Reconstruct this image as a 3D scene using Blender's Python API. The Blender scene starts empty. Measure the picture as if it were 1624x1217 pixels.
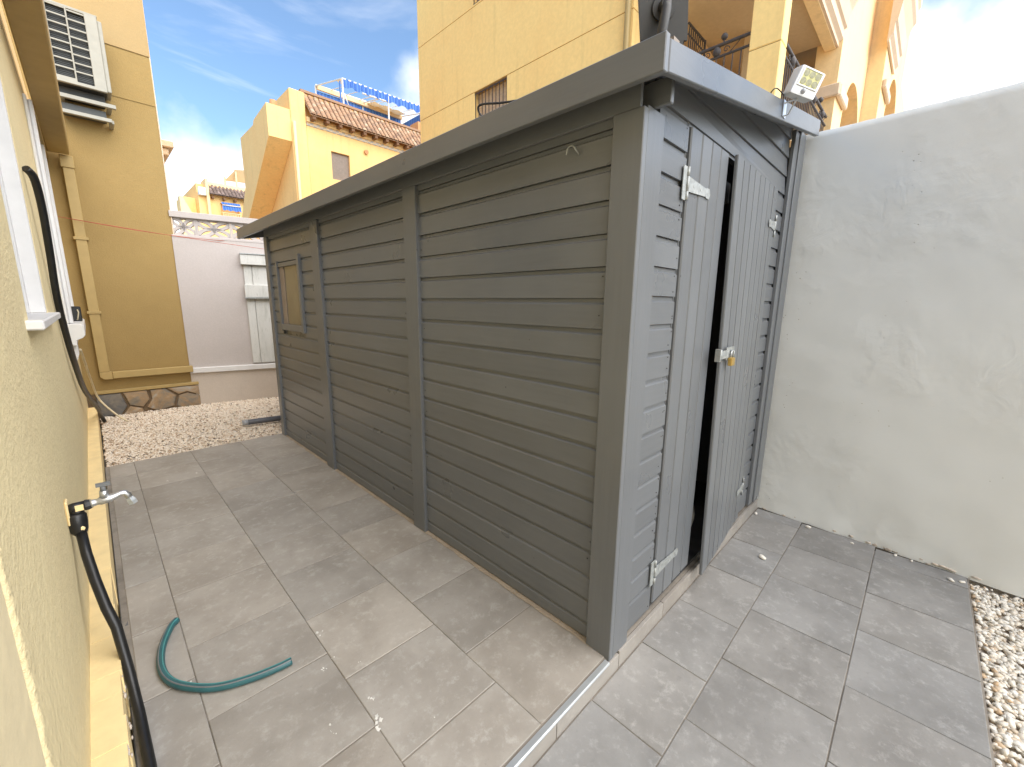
import bpy, bmesh, math, random
from mathutils import Vector, Matrix
from mathutils import noise as mnoise
import numpy as np

random.seed(7)
RNG = np.random.default_rng(11)
S = bpy.context.scene
COL = S.collection

# ------------------------------------------------------------------ camera, light, exposure
cam_data = bpy.data.cameras.new('camera')
cam = bpy.data.objects.new('camera', cam_data)
COL.objects.link(cam)
cam_data.sensor_fit = 'HORIZONTAL'
cam_data.sensor_width = 36.0
cam_data.lens = 656.78 / 1624.0 * 36.0
cam_data.clip_start = 0.02
cam_data.clip_end = 3000
_r = Vector((0.70484619, -0.70926726, 0.01148053))
_d = Vector((-0.1262519, -0.14135801, -0.98187493))
_f = Vector((0.69803461, 0.69062136, -0.18918199))
M = Matrix.Identity(4)
for i in range(3):
    M[i][0] = _r[i]; M[i][1] = -_d[i]; M[i][2] = -_f[i]
M.translation = Vector((-1.43398, -0.79141, 1.55))
cam.matrix_world = M
S.camera = cam

# bright sun behind thin cloud, high behind the camera: soft light, no hard shadows
SUN_EL = math.radians(45)
SUN_DIR = Vector((0.20, -0.98, 0)).normalized() * math.cos(SUN_EL) + Vector((0, 0, math.sin(SUN_EL)))
sun_data = bpy.data.lights.new('sun', 'SUN')
sun_data.energy = 1.5
sun_data.angle = math.radians(86)
sun_data.color = (1.0, 0.915, 0.80)
sun = bpy.data.objects.new('sun', sun_data)
COL.objects.link(sun)
sun.location = (20, 10, 30)
sun.rotation_euler = SUN_DIR.to_track_quat('Z', 'Y').to_euler()

world = bpy.data.worlds.new('World')
S.world = world
world.use_nodes = True
wn, wl = world.node_tree.nodes, world.node_tree.links
wn.clear()


def NN(nodes, kind, **kw):
    n = nodes.new(kind)
    for k, v in kw.items():
        setattr(n, k, v)
    return n


VEIL = 0.03   # thin high haze over the whole sky


def build_world():
    out = NN(wn, 'ShaderNodeOutputWorld')
    bg = NN(wn, 'ShaderNodeBackground')
    bg.inputs['Strength'].default_value = 0.056
    sky = NN(wn, 'ShaderNodeTexSky', sky_type='NISHITA')
    sky.sun_disc = False
    sky.sun_elevation = SUN_EL
    sky.sun_rotation = math.atan2(SUN_DIR.x, SUN_DIR.y)
    sky.altitude = 20
    sky.dust_density = 0.6
    sky.ozone_density = 1.6
    tc = NN(wn, 'ShaderNodeTexCoord')
    # clouds laid on a plane high above: direction.xy / direction.z
    sep = NN(wn, 'ShaderNodeSeparateXYZ')
    wl.new(tc.outputs['Generated'], sep.inputs[0])
    mx = NN(wn, 'ShaderNodeMath', operation='MAXIMUM'); mx.inputs[1].default_value = 0.03
    wl.new(sep.outputs['Z'], mx.inputs[0])
    dv = NN(wn, 'ShaderNodeVectorMath', operation='DIVIDE')
    cb = NN(wn, 'ShaderNodeCombineXYZ')
    for k in 'XYZ':
        wl.new(mx.outputs[0], cb.inputs[k])
    wl.new(tc.outputs['Generated'], dv.inputs[0]); wl.new(cb.outputs[0], dv.inputs[1])
    mp = NN(wn, 'ShaderNodeMapping')
    mp.inputs['Rotation'].default_value = (0, 0, math.radians(-24))
    mp.inputs['Scale'].default_value = (0.5, 1.5, 1)
    mp.inputs['Location'].default_value = (2.3, 0.4, 0)
    wl.new(dv.outputs[0], mp.inputs[0])
    cir = NN(wn, 'ShaderNodeTexNoise')
    cir.inputs['Scale'].default_value = 1.3; cir.inputs['Detail'].default_value = 9
    cir.inputs['Roughness'].default_value = 0.55; cir.inputs['Distortion'].default_value = 0.8
    wl.new(mp.outputs[0], cir.inputs['Vector'])
    cr = NN(wn, 'ShaderNodeMapRange', interpolation_type='SMOOTHSTEP')
    cr.inputs['From Min'].default_value = 0.52; cr.inputs['From Max'].default_value = 0.82
    cr.inputs['To Max'].default_value = 0.42
    wl.new(cir.outputs['Fac'], cr.inputs['Value'])
    # heaped cloud, thicker towards the horizon and towards the sun
    cum = NN(wn, 'ShaderNodeTexNoise')
    cum.inputs['Scale'].default_value = 3.4; cum.inputs['Detail'].default_value = 8
    cum.inputs['Roughness'].default_value = 0.5
    wl.new(tc.outputs['Generated'], cum.inputs['Vector'])
    nm = NN(wn, 'ShaderNodeVectorMath', operation='NORMALIZE'); wl.new(tc.outputs['Generated'], nm.inputs[0])
    dt = NN(wn, 'ShaderNodeVectorMath', operation='DOT_PRODUCT')
    dt.inputs[1].default_value = (0.86, 0.40, 0.32)   # the cloud bank over the right of the view
    wl.new(nm.outputs[0], dt.inputs[0])
    a1 = NN(wn, 'ShaderNodeMath', operation='MULTIPLY_ADD')   # noise - 1.1*elev
    a1.inputs[1].default_value = -2.2
    wl.new(sep.outputs['Z'], a1.inputs[0]); wl.new(cum.outputs['Fac'], a1.inputs[2])
    a2 = NN(wn, 'ShaderNodeMath', operation='MULTIPLY_ADD')
    a2.inputs[1].default_value = 1.1
    wl.new(dt.outputs['Value'], a2.inputs[0]); wl.new(a1.outputs[0], a2.inputs[2])
    cm = NN(wn, 'ShaderNodeMapRange', interpolation_type='SMOOTHSTEP')
    cm.inputs['From Min'].default_value = 0.48; cm.inputs['From Max'].default_value = 0.72
    wl.new(a2.outputs[0], cm.inputs['Value'])
    mx0 = NN(wn, 'ShaderNodeMath', operation='MAXIMUM')
    wl.new(cr.outputs[0], mx0.inputs[0]); wl.new(cm.outputs[0], mx0.inputs[1])
    mxx = NN(wn, 'ShaderNodeMath', operation='MAXIMUM'); mxx.inputs[1].default_value = VEIL
    wl.new(mx0.outputs[0], mxx.inputs[0])
    mix = NN(wn, 'ShaderNodeMix', data_type='RGBA')
    wl.new(mxx.outputs[0], mix.inputs['Factor'])
    tint = NN(wn, 'ShaderNodeMix', data_type='RGBA', blend_type='MULTIPLY')
    tint.inputs['Factor'].default_value = 1.0
    wl.new(sky.outputs[0], tint.inputs['A'])
    tint.inputs['B'].default_value = (0.86, 1.0, 1.06, 1)
    wl.new(tint.outputs['Result'], mix.inputs['A'])
    mix.inputs['B'].default_value = (6.2, 6.3, 6.4, 1)
    wl.new(mix.outputs['Result'], bg.inputs['Color'])
    wl.new(bg.outputs[0], out.inputs['Surface'])


build_world()
S.view_settings.view_transform = 'Standard'
S.view_settings.look = 'None'
S.view_settings.exposure = 2.16
S.view_settings.gamma = 1.0
S.view_settings.use_curve_mapping = False
S.render.engine = 'CYCLES'
S.cycles.max_bounces = 10
S.cycles.diffuse_bounces = 7


# ------------------------------------------------------------------ materials
MATS = {}


def new_mat(name):
    m = bpy.data.materials.new(name)
    m.use_nodes = True
    nt = m.node_tree
    b = nt.nodes['Principled BSDF']
    MATS[name] = m
    return m, nt.nodes, nt.links, b


def ramp(nodes, stops):
    r = nodes.new('ShaderNodeValToRGB')
    e = r.color_ramp.elements
    while len(e) < len(stops):
        e.new(0.5)
    for i, (p, c) in enumerate(stops):
        e[i].position = p
        e[i].color = (c[0], c[1], c[2], 1)
    return r


def noise(nodes, links, vec, scale, detail=5, rough=0.55, dist=0.0):
    n = nodes.new('ShaderNodeTexNoise')
    n.inputs['Scale'].default_value = scale
    n.inputs['Detail'].default_value = detail
    n.inputs['Roughness'].default_value = rough
    n.inputs['Distortion'].default_value = dist
    if vec is not None:
        links.new(vec, n.inputs['Vector'])
    return n


def mul(c, k):
    return tuple(min(1, x * k) for x in c)


def rand_vec(nodes, links, coord='Object', scale=(1, 1, 1), per_object=True):
    """object coordinates, scaled, shifted by a random amount for each object"""
    tc = nodes.new('ShaderNodeTexCoord')
    mp = nodes.new('ShaderNodeMapping')
    mp.inputs['Scale'].default_value = scale
    links.new(tc.outputs[coord], mp.inputs[0])
    if not per_object:
        return mp.outputs[0], None
    oi = nodes.new('ShaderNodeObjectInfo')
    sc = nodes.new('ShaderNodeVectorMath'); sc.operation = 'SCALE'
    sc.inputs[0].default_value = (37.0, 53.0, 71.0)
    links.new(oi.outputs['Random'], sc.inputs['Scale'])
    ad = nodes.new('ShaderNodeVectorMath'); ad.operation = 'ADD'
    links.new(mp.outputs[0], ad.inputs[0]); links.new(sc.outputs[0], ad.inputs[1])
    return ad.outputs[0], oi.outputs['Random']


def mixc(nodes, links, fac, a, b, mode='MIX'):
    m = nodes.new('ShaderNodeMix'); m.data_type = 'RGBA'; m.blend_type = mode
    for s, v in (('Factor', fac), ('A', a), ('B', b)):
        sock = m.inputs[s]
        if hasattr(v, 'links') or hasattr(v, 'is_linked'):
            links.new(v, sock)
        elif s == 'Factor':
            sock.default_value = v
        else:
            sock.default_value = (v[0], v[1], v[2], 1)
    return m.outputs['Result']


def maprange(nodes, links, v, a, b, c=0.0, d=1.0, smooth=True):
    r = nodes.new('ShaderNodeMapRange')
    if smooth:
        r.interpolation_type = 'SMOOTHSTEP'
    r.inputs['From Min'].default_value = a; r.inputs['From Max'].default_value = b
    r.inputs['To Min'].default_value = c; r.inputs['To Max'].default_value = d
    links.new(v, r.inputs['Value'])
    return r.outputs[0]


def bump(nodes, links, bsdf, h, strength, dist):
    b = nodes.new('ShaderNodeBump')
    b.inputs['Strength'].default_value = strength
    b.inputs['Distance'].default_value = dist
    links.new(h, b.inputs['Height'])
    links.new(b.outputs[0], bsdf.inputs['Normal'])
    return b


def plain(name, col, rough=0.6, metal=0.0, var=0.12, scale=14, bmp=0.0):
    m, n, l, b = new_mat(name)
    v, r = rand_vec(n, l)
    no = noise(n, l, v, scale, 6)
    rp = ramp(n, [(0.3, mul(col, 1 - var)), (0.7, mul(col, 1 + var))])
    l.new(no.outputs['Fac'], rp.inputs[0])
    l.new(rp.outputs[0], b.inputs['Base Color'])
    b.inputs['Roughness'].default_value = rough
    b.inputs['Metallic'].default_value = metal
    if bmp:
        no2 = noise(n, l, v, scale * 6, 4)
        bump(n, l, b, no2.outputs['Fac'], bmp, 0.003)
    return m


def painted_wood(name, col, scale):
    m, n, l, b = new_mat(name)
    v, r = rand_vec(n, l, 'Object', scale)
    g = noise(n, l, v, 9, 8, 0.62, 0.4)
    v2, _ = rand_vec(n, l, 'Object', (1, 1, 1))
    big = noise(n, l, v2, 2.2, 4)
    fine = noise(n, l, v2, 120, 2)
    c1 = mixc(n, l, maprange(n, l, g.outputs['Fac'], 0.3, 0.7), mul(col, 0.95), mul(col, 1.04))
    c2 = mixc(n, l, maprange(n, l, big.outputs['Fac'], 0.35, 0.7, 0, 0.6), c1, mul(col, 1.14))
    ob = n.new('ShaderNodeMath'); ob.operation = 'MULTIPLY_ADD'
    ob.inputs[1].default_value = 0.16; ob.inputs[2].default_value = 0.92
    l.new(r, ob.inputs[0])
    sc = n.new('ShaderNodeVectorMath'); sc.operation = 'SCALE'
    l.new(c2, sc.inputs[0]); l.new(ob.outputs[0], sc.inputs['Scale'])
    # tiny nicks where the paint has gone or a knot shows through
    vo = n.new('ShaderNodeTexVoronoi'); vo.inputs['Scale'].default_value = 9.0
    l.new(v2, vo.inputs['Vector'])
    kn = maprange(n, l, vo.outputs['Distance'], 0.020, 0.045, 1, 0)
    sel = n.new('ShaderNodeSeparateColor'); l.new(vo.outputs['Color'], sel.inputs[0])
    pick = maprange(n, l, sel.outputs[0], 0.62, 0.66)
    km = n.new('ShaderNodeMath'); km.operation = 'MULTIPLY'
    l.new(kn, km.inputs[0]); l.new(pick, km.inputs[1])
    c3 = mixc(n, l, km.outputs[0], sc.outputs[0], mul(col, 0.35))
    # pale dusty scuffs
    du = noise(n, l, v2, 26, 5, 0.7)
    c4 = mixc(n, l, maprange(n, l, du.outputs['Fac'], 0.66, 0.80, 0, 0.25), c3, mul(col, 1.6))
    l.new(c4, b.inputs['Base Color'])
    ro = maprange(n, l, big.outputs['Fac'], 0.3, 0.7, 0.27, 0.36)
    l.new(ro, b.inputs['Roughness'])
    hm = n.new('ShaderNodeMath'); hm.operation = 'MULTIPLY_ADD'; hm.inputs[1].default_value = 0.25
    l.new(fine.outputs['Fac'], hm.inputs[0]); l.new(g.outputs['Fac'], hm.inputs[2])
    hk = n.new('ShaderNodeMath'); hk.operation = 'SUBTRACT'
    l.new(hm.outputs[0], hk.inputs[0]); l.new(km.outputs[0], hk.inputs[1])
    bump(n, l, b, hk.outputs[0], 0.14, 0.004)
    return m


def stucco(name, col, col2=None, grain=90, strength=0.5, blotch=1.2, dist=0.006, var=0.1, rough=0.9, streak=0.0):
    m, n, l, b = new_mat(name)
    v, r = rand_vec(n, l, 'Object', (1, 1, 1), False)
    big = noise(n, l, v, blotch, 6, 0.6)
    mid = noise(n, l, v, blotch * 7, 5, 0.6)
    gr = noise(n, l, v, grain, 4, 0.65)
    col2 = col2 or mul(col, 1 - 2 * var)
    c1 = mixc(n, l, maprange(n, l, big.outputs['Fac'], 0.35, 0.72), col, col2)
    c2 = mixc(n, l, maprange(n, l, mid.outputs['Fac'], 0.3, 0.7, 0, 0.35), c1, mul(col, 1 + var))
    c3 = mixc(n, l, maprange(n, l, gr.outputs['Fac'], 0.35, 0.7, 0.25, 0), c2, mul(col, 0.7))
    if streak:
        tc = n.new('ShaderNodeTexCoord'); mp = n.new('ShaderNodeMapping')
        mp.inputs['Scale'].default_value = (2.5, 2.5, 0.14)
        l.new(tc.outputs['Object'], mp.inputs[0])
        st = noise(n, l, mp.outputs[0], 2.0, 6, 0.6)
        c3 = mixc(n, l, maprange(n, l, st.outputs['Fac'], 0.52, 0.75, 0, streak), c3, mul(col, 0.55))
    l.new(c3, b.inputs['Base Color'])
    b.inputs['Roughness'].default_value = rough
    ad = n.new('ShaderNodeMath'); ad.operation = 'MULTIPLY_ADD'; ad.inputs[1].default_value = 0.8
    l.new(mid.outputs['Fac'], ad.inputs[0]); l.new(gr.outputs['Fac'], ad.inputs[2])
    bump(n, l, b, ad.outputs[0], strength, dist)
    return m


def tile_mat(name, ca, cb, cc):
    m, n, l, b = new_mat(name)
    v, r = rand_vec(n, l)
    big = noise(n, l, v, 3.0, 7, 0.62, 0.15)
    mid = noise(n, l, v, 19, 9, 0.74, 0.0)
    fine = noise(n, l, v, 160, 3, 0.6)
    c1 = mixc(n, l, maprange(n, l, big.outputs['Fac'], 0.32, 0.68), ca, cb)
    c2 = mixc(n, l, maprange(n, l, mid.outputs['Fac'], 0.49, 0.72, 0, 0.7), c1, cc)
    c2b = mixc(n, l, maprange(n, l, mid.outputs['Fac'], 0.28, 0.42, 0.4, 0), c2, mul(ca, 0.8))
    c3 = mixc(n, l, maprange(n, l, fine.outputs['Fac'], 0.6, 0.75, 0, 0.25), c2b, mul(ca, 0.7))
    ob = n.new('ShaderNodeMath'); ob.operation = 'MULTIPLY_ADD'
    ob.inputs[1].default_value = 0.20; ob.inputs[2].default_value = 0.87
    l.new(r, ob.inputs[0])
    sc = n.new('ShaderNodeVectorMath'); sc.operation = 'SCALE'
    l.new(c3, sc.inputs[0]); l.new(ob.outputs[0], sc.inputs['Scale'])
    # some tiles a little cooler
    fr = n.new('ShaderNodeMath'); fr.operation = 'FRACT'
    m7 = n.new('ShaderNodeMath'); m7.operation = 'MULTIPLY'; m7.inputs[1].default_value = 7.31
    l.new(r, m7.inputs[0]); l.new(m7.outputs[0], fr.inputs[0])
    cool = mixc(n, l, maprange(n, l, fr.outputs[0], 0.4, 0.9, 0, 0.6), sc.outputs[0], (0.95, 0.98, 1.02), 'MULTIPLY')
    l.new(cool, b.inputs['Base Color'])
    l.new(maprange(n, l, big.outputs['Fac'], 0.3, 0.7, 0.5, 0.7), b.inputs['Roughness'])
    bump(n, l, b, fine.outputs['Fac'], 0.18, 0.002)
    return m


def island_mat(name, stops, rough=0.75, scale=60):
    """stones: a colour for each loose piece of the mesh"""
    m, n, l, b = new_mat(name)
    g = n.new('ShaderNodeNewGeometry')
    rp = ramp(n, stops)
    l.new(g.outputs['Random Per Island'], rp.inputs[0])
    tc = n.new('ShaderNodeTexCoord')
    no = noise(n, l, tc.outputs['Object'], scale, 5)
    c = mixc(n, l, maprange(n, l, no.outputs['Fac'], 0.5, 0.8, 0, 0.22), rp.outputs[0], (0.45, 0.33, 0.22))
    l.new(c, b.inputs['Base Color'])
    b.inputs['Roughness'].default_value = rough
    bump(n, l, b, no.outputs['Fac'], 0.3, 0.004)
    return m


GREY = (0.132, 0.141, 0.153)
painted_wood('wood_y', GREY, (6, 0.35, 6))
painted_wood('wood_x', GREY, (0.35, 6, 6))
painted_wood('wood_z', GREY, (6, 6, 0.35))
tile_mat('tile_upper', (0.295, 0.268, 0.235), (0.383, 0.353, 0.316), (0.475, 0.453, 0.419))
tile_mat('tile_lower', (0.207, 0.201, 0.193), (0.286, 0.279, 0.269), (0.396, 0.389, 0.377))
tile_mat('tile_dark', (0.090, 0.090, 0.095), (0.135, 0.133, 0.135), (0.189, 0.189, 0.189))
tile_mat('tile_riser', (0.299, 0.273, 0.246), (0.352, 0.326, 0.295), (0.405, 0.378, 0.352))
stucco('grout', (0.288, 0.258, 0.222), (0.156, 0.138, 0.120), blotch=5, grain=60, strength=0.3)


def plaster(name):
    """hand-trowelled white wall: smooth patches, a few ridges, pin holes and damp stains low down"""
    m, n, l, b = new_mat(name)
    v, r = rand_vec(n, l, 'Object', (1, 1, 1), False)
    big = noise(n, l, v, 0.9, 5, 0.55)
    tro = noise(n, l, v, 5.5, 7, 0.6, 0.7)
    fine = noise(n, l, v, 70, 3, 0.6)
    rough_zone = maprange(n, l, noise(n, l, v, 1.6, 4).outputs['Fac'], 0.45, 0.65)
    vo = n.new('ShaderNodeTexVoronoi'); vo.inputs['Scale'].default_value = 26
    l.new(v, vo.inputs['Vector'])
    pit = maprange(n, l, vo.outputs['Distance'], 0.05, 0.13, 1, 0)
    sp = n.new('ShaderNodeSeparateColor'); l.new(vo.outputs['Color'], sp.inputs[0])
    sel = maprange(n, l, sp.outputs[0], 0.70, 0.72)
    zone = maprange(n, l, noise(n, l, v, 2.3, 2).outputs['Fac'], 0.52, 0.6)
    m1 = n.new('ShaderNodeMath'); m1.operation = 'MULTIPLY'; l.new(pit, m1.inputs[0]); l.new(sel, m1.inputs[1])
    m2 = n.new('ShaderNodeMath'); m2.operation = 'MULTIPLY'; l.new(m1.outputs[0], m2.inputs[0]); l.new(zone, m2.inputs[1])
    c = mixc(n, l, maprange(n, l, big.outputs['Fac'], 0.35, 0.7), (0.700, 0.722, 0.715), (0.665, 0.680, 0.665))
    c = mixc(n, l, maprange(n, l, tro.outputs['Fac'], 0.35, 0.75, 0, 0.3), c, (0.720, 0.733, 0.720))
    stain = noise(n, l, v, 3.1, 5, 0.6)
    c = mixc(n, l, maprange(n, l, stain.outputs['Fac'], 0.68, 0.78, 0, 0.35), c, (0.58, 0.55, 0.49))
    c = mixc(n, l, m2.outputs[0], c, (0.42, 0.41, 0.38))
    l.new(c, b.inputs['Base Color'])
    b.inputs['Roughness'].default_value = 0.8
    h = n.new('ShaderNodeMath'); h.operation = 'MULTIPLY'
    l.new(tro.outputs['Fac'], h.inputs[0]); l.new(rough_zone, h.inputs[1])
    h2 = n.new('ShaderNodeMath'); h2.operation = 'MULTIPLY_ADD'; h2.inputs[1].default_value = 0.05
    l.new(fine.outputs['Fac'], h2.inputs[0]); l.new(h.outputs[0], h2.inputs[2])
    h3 = n.new('ShaderNodeMath'); h3.operation = 'MULTIPLY_ADD'; h3.inputs[1].default_value = -0.25
    l.new(m2.outputs[0], h3.inputs[0]); l.new(h2.outputs[0], h3.inputs[2])
    bump(n, l, b, h3.outputs[0], 0.5, 0.015)


plaster('yard_white')
stucco('back_white', (0.504, 0.458, 0.437), (0.462, 0.420, 0.395), grain=60, strength=0.2, blotch=0.8, var=0.04)
stucco('base_cream', (0.568, 0.499, 0.430), (0.516, 0.447, 0.378), grain=60, strength=0.3, blotch=1.4, var=0.05)
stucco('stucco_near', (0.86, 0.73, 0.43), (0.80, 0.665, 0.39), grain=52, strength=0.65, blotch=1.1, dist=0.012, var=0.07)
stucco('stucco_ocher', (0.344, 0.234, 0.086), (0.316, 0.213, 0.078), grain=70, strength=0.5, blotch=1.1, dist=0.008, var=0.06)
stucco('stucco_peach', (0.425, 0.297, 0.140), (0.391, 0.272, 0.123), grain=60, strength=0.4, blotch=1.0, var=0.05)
stucco('stucco_sun', (0.95, 0.69, 0.285), (0.93, 0.62, 0.24), grain=12, strength=0.15, blotch=0.35, var=0.06, streak=0.25)
stucco('stucco_pale', (0.93, 0.69, 0.37), (0.91, 0.64, 0.32), grain=12, strength=0.15, blotch=0.4, var=0.06, streak=0.3)
stucco('stucco_house', (0.95, 0.64, 0.27), (0.92, 0.55, 0.21), grain=12, strength=0.15, blotch=0.3, var=0.07, streak=0.4)
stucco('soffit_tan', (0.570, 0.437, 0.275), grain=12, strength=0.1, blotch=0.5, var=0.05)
stucco('cornice_peach', (0.74, 0.58, 0.42), grain=15, strength=0.1, blotch=0.6, var=0.05)
plain('paint_yellow', (0.399, 0.281, 0.106), 0.55, var=0.06, scale=8, bmp=0.1)
plain('ledge_yellow', (0.86, 0.68, 0.36), 0.8, var=0.08, scale=10, bmp=0.5)
plain('joint_ocher', (0.42, 0.27, 0.10), 0.9)
stucco('paint_cream', (0.86, 0.73, 0.46), grain=20, strength=0.3, blotch=2, var=0.04)
plain('ridge_yellow', (0.66, 0.50, 0.25), 0.9, var=0.15, scale=20, bmp=0.6)
plain('white_paint', (0.669, 0.660, 0.651), 0.5, var=0.05, scale=9)
plain('white_plastic', (0.612, 0.620, 0.612), 0.35, var=0.03)
plain('cream_metal', (0.315, 0.302, 0.255), 0.45, var=0.06)
plain('dark_void', (0.03, 0.032, 0.033), 0.6)
plain('grille_dark', (0.05, 0.055, 0.055), 0.5)
plain('black_plastic', (0.012, 0.012, 0.013), 0.38, var=0.3, scale=30)
plain('panel_back', (0.035, 0.034, 0.032), 0.5, var=0.1)
plain('iron', (0.055, 0.045, 0.042), 0.6, var=0.2)
plain('steel', (0.55, 0.56, 0.57), 0.38, 0.85, var=0.18, scale=40)
plain('galvanised', (0.36, 0.38, 0.38), 0.55, 0.45, var=0.25, scale=45)
plain('aluminium', (0.66, 0.70, 0.74), 0.35, 0.7, var=0.08)
plain('brass', (0.62, 0.43, 0.14), 0.38, 0.8, var=0.12)
plain('teal_hose', (0.030, 0.115, 0.128), 0.42, var=0.15)
plain('hose_stripe', (0.07, 0.26, 0.26), 0.45, var=0.1)
plain('hose_grey', (0.16, 0.17, 0.18), 0.45, var=0.1)
plain('red_cord', (0.42, 0.10, 0.06), 0.7)
plain('cream_cable', (0.62, 0.53, 0.36), 0.55)
plain('led_yellow', (0.44, 0.42, 0.15), 0.45, var=0.04)
plain('led_cup', (0.17, 0.165, 0.085), 0.35, 0.2, var=0.3, scale=90)
plain('sensor_grey', (0.33, 0.34, 0.36), 0.3)
plain('pane_beige', (0.21, 0.19, 0.145), 0.16, var=0.12, scale=3)
plain('plywood', (0.34, 0.17, 0.08), 0.7, var=0.15, scale=6)
plain('shutter_brown', (0.27, 0.22, 0.18), 0.6, var=0.1)
plain('shutter_tan', (0.66, 0.50, 0.34), 0.6, var=0.06)
plain('timber_end', (0.17, 0.085, 0.04), 0.8)
plain('rust_black', (0.03, 0.03, 0.032), 0.5, var=0.4)
plain('canvas_white', (0.78, 0.74, 0.66), 0.8, var=0.03)
plain('canvas_tan', (0.66, 0.50, 0.30), 0.8, var=0.05)
plain('terracotta', (0.55, 0.27, 0.12), 0.8)
plain('grey_pole', (0.10, 0.105, 0.12), 0.45, var=0.2)
plain('paint_splash', (0.70, 0.69, 0.66), 0.8, var=0.15, scale=60)
plain('felt', (0.05, 0.05, 0.052), 0.9)
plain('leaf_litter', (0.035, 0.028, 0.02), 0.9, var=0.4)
island_mat('gravel_near', [(0.0, (0.756, 0.738, 0.693)), (0.55, (0.738, 0.702, 0.630)), (0.88, (0.666, 0.594, 0.495)), (0.97, (0.540, 0.387, 0.243)), (1.0, (0.495, 0.450, 0.387))], scale=30)
island_mat('gravel_far', [(0.0, (0.815, 0.747, 0.650)), (0.55, (0.776, 0.679, 0.563)), (0.88, (0.698, 0.572, 0.446)), (0.97, (0.446, 0.310, 0.204)), (1.0, (0.097, 0.078, 0.058))], scale=40)
island_mat('roof_tile', [(0.0, (0.36, 0.20, 0.115)), (0.4, (0.44, 0.27, 0.16)), (0.75, (0.24, 0.14, 0.09)), (1.0, (0.56, 0.42, 0.28))], 0.85, 8)
island_mat('roof_tile_dark', [(0.0, (0.12, 0.085, 0.07)), (0.5, (0.17, 0.12, 0.10)), (1.0, (0.30, 0.22, 0.19))], 0.85, 8)
stucco('gravel_dust', (0.62, 0.54, 0.45), grain=50, strength=0.8, blotch=3, dist=0.01)
stucco('mortar_sand', (0.40, 0.33, 0.25), (0.28, 0.23, 0.17), grain=60, strength=0.8, blotch=8, dist=0.01)
stucco('mortar_brown', (0.17, 0.115, 0.065), grain=40, strength=0.8, blotch=3, dist=0.02)
stucco('soil', (0.36, 0.32, 0.27), grain=40, strength=0.8, blotch=0.8, dist=0.02)


def stone_mat():
    m, n, l, b = new_mat('fieldstone')
    v, r = rand_vec(n, l)
    a = noise(n, l, v, 5, 6, 0.65, 1.2)
    c = noise(n, l, v, 30, 5)
    rp = ramp(n, [(0.25, (0.13, 0.125, 0.12)), (0.45, (0.22, 0.185, 0.14)), (0.6, (0.34, 0.225, 0.12)), (0.75, (0.36, 0.33, 0.28))])
    ad = n.new('ShaderNodeMath'); ad.operation = 'MULTIPLY_ADD'; ad.inputs[1].default_value = 0.4
    ad2 = n.new('ShaderNodeMath'); ad2.operation = 'SUBTRACT'; ad2.inputs[1].default_value = 0.2
    l.new(r, ad.inputs[0]); l.new(a.outputs['Fac'], ad.inputs[2])
    l.new(ad.outputs[0], ad2.inputs[0]); l.new(ad2.outputs[0], rp.inputs[0])
    l.new(rp.outputs[0], b.inputs['Base Color'])
    b.inputs['Roughness'].default_value = 0.75
    bump(n, l, b, c.outputs['Fac'], 0.6, 0.01)


stone_mat()


def stripe_mat():
    m, n, l, b = new_mat('awning_stripe')
    tc = n.new('ShaderNodeTexCoord')
    sp = n.new('ShaderNodeSeparateXYZ'); l.new(tc.outputs['Object'], sp.inputs[0])
    su = n.new('ShaderNodeMath'); su.operation = 'ADD'
    l.new(sp.outputs['X'], su.inputs[0]); l.new(sp.outputs['Y'], su.inputs[1])
    ml = n.new('ShaderNodeMath'); ml.operation = 'MULTIPLY'; ml.inputs[1].default_value = 5.2
    l.new(su.outputs[0], ml.inputs[0])
    fr = n.new('ShaderNodeMath'); fr.operation = 'FRACT'; l.new(ml.outputs[0], fr.inputs[0])
    rp = ramp(n, [(0.0, (0.035, 0.12, 0.42)), (0.62, (0.035, 0.12, 0.42)), (0.66, (0.085, 0.21, 0.53)), (0.93, (0.085, 0.21, 0.53)), (0.97, (0.035, 0.12, 0.42))])
    l.new(fr.outputs[0], rp.inputs[0]); l.new(rp.outputs[0], b.inputs['Base Color'])
    b.inputs['Roughness'].default_value = 0.8


stripe_mat()


def frieze_mat():
    m, n, l, b = new_mat('frieze_tile')
    tc = n.new('ShaderNodeTexCoord')
    ck = n.new('ShaderNodeTexChecker'); ck.inputs['Scale'].default_value = 7.0
    l.new(tc.outputs['Object'], ck.inputs['Vector'])
    c = mixc(n, l, ck.outputs['Fac'], (0.72, 0.58, 0.38), (0.45, 0.44, 0.42))
    l.new(c, b.inputs['Base Color']); b.inputs['Roughness'].default_value = 0.4


frieze_mat()


def glass_mat():
    m, n, l, b = new_mat('window_glass')
    b.inputs['Base Color'].default_value = (0.05, 0.06, 0.07, 1)
    b.inputs['Roughness'].default_value = 0.08


glass_mat()


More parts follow.
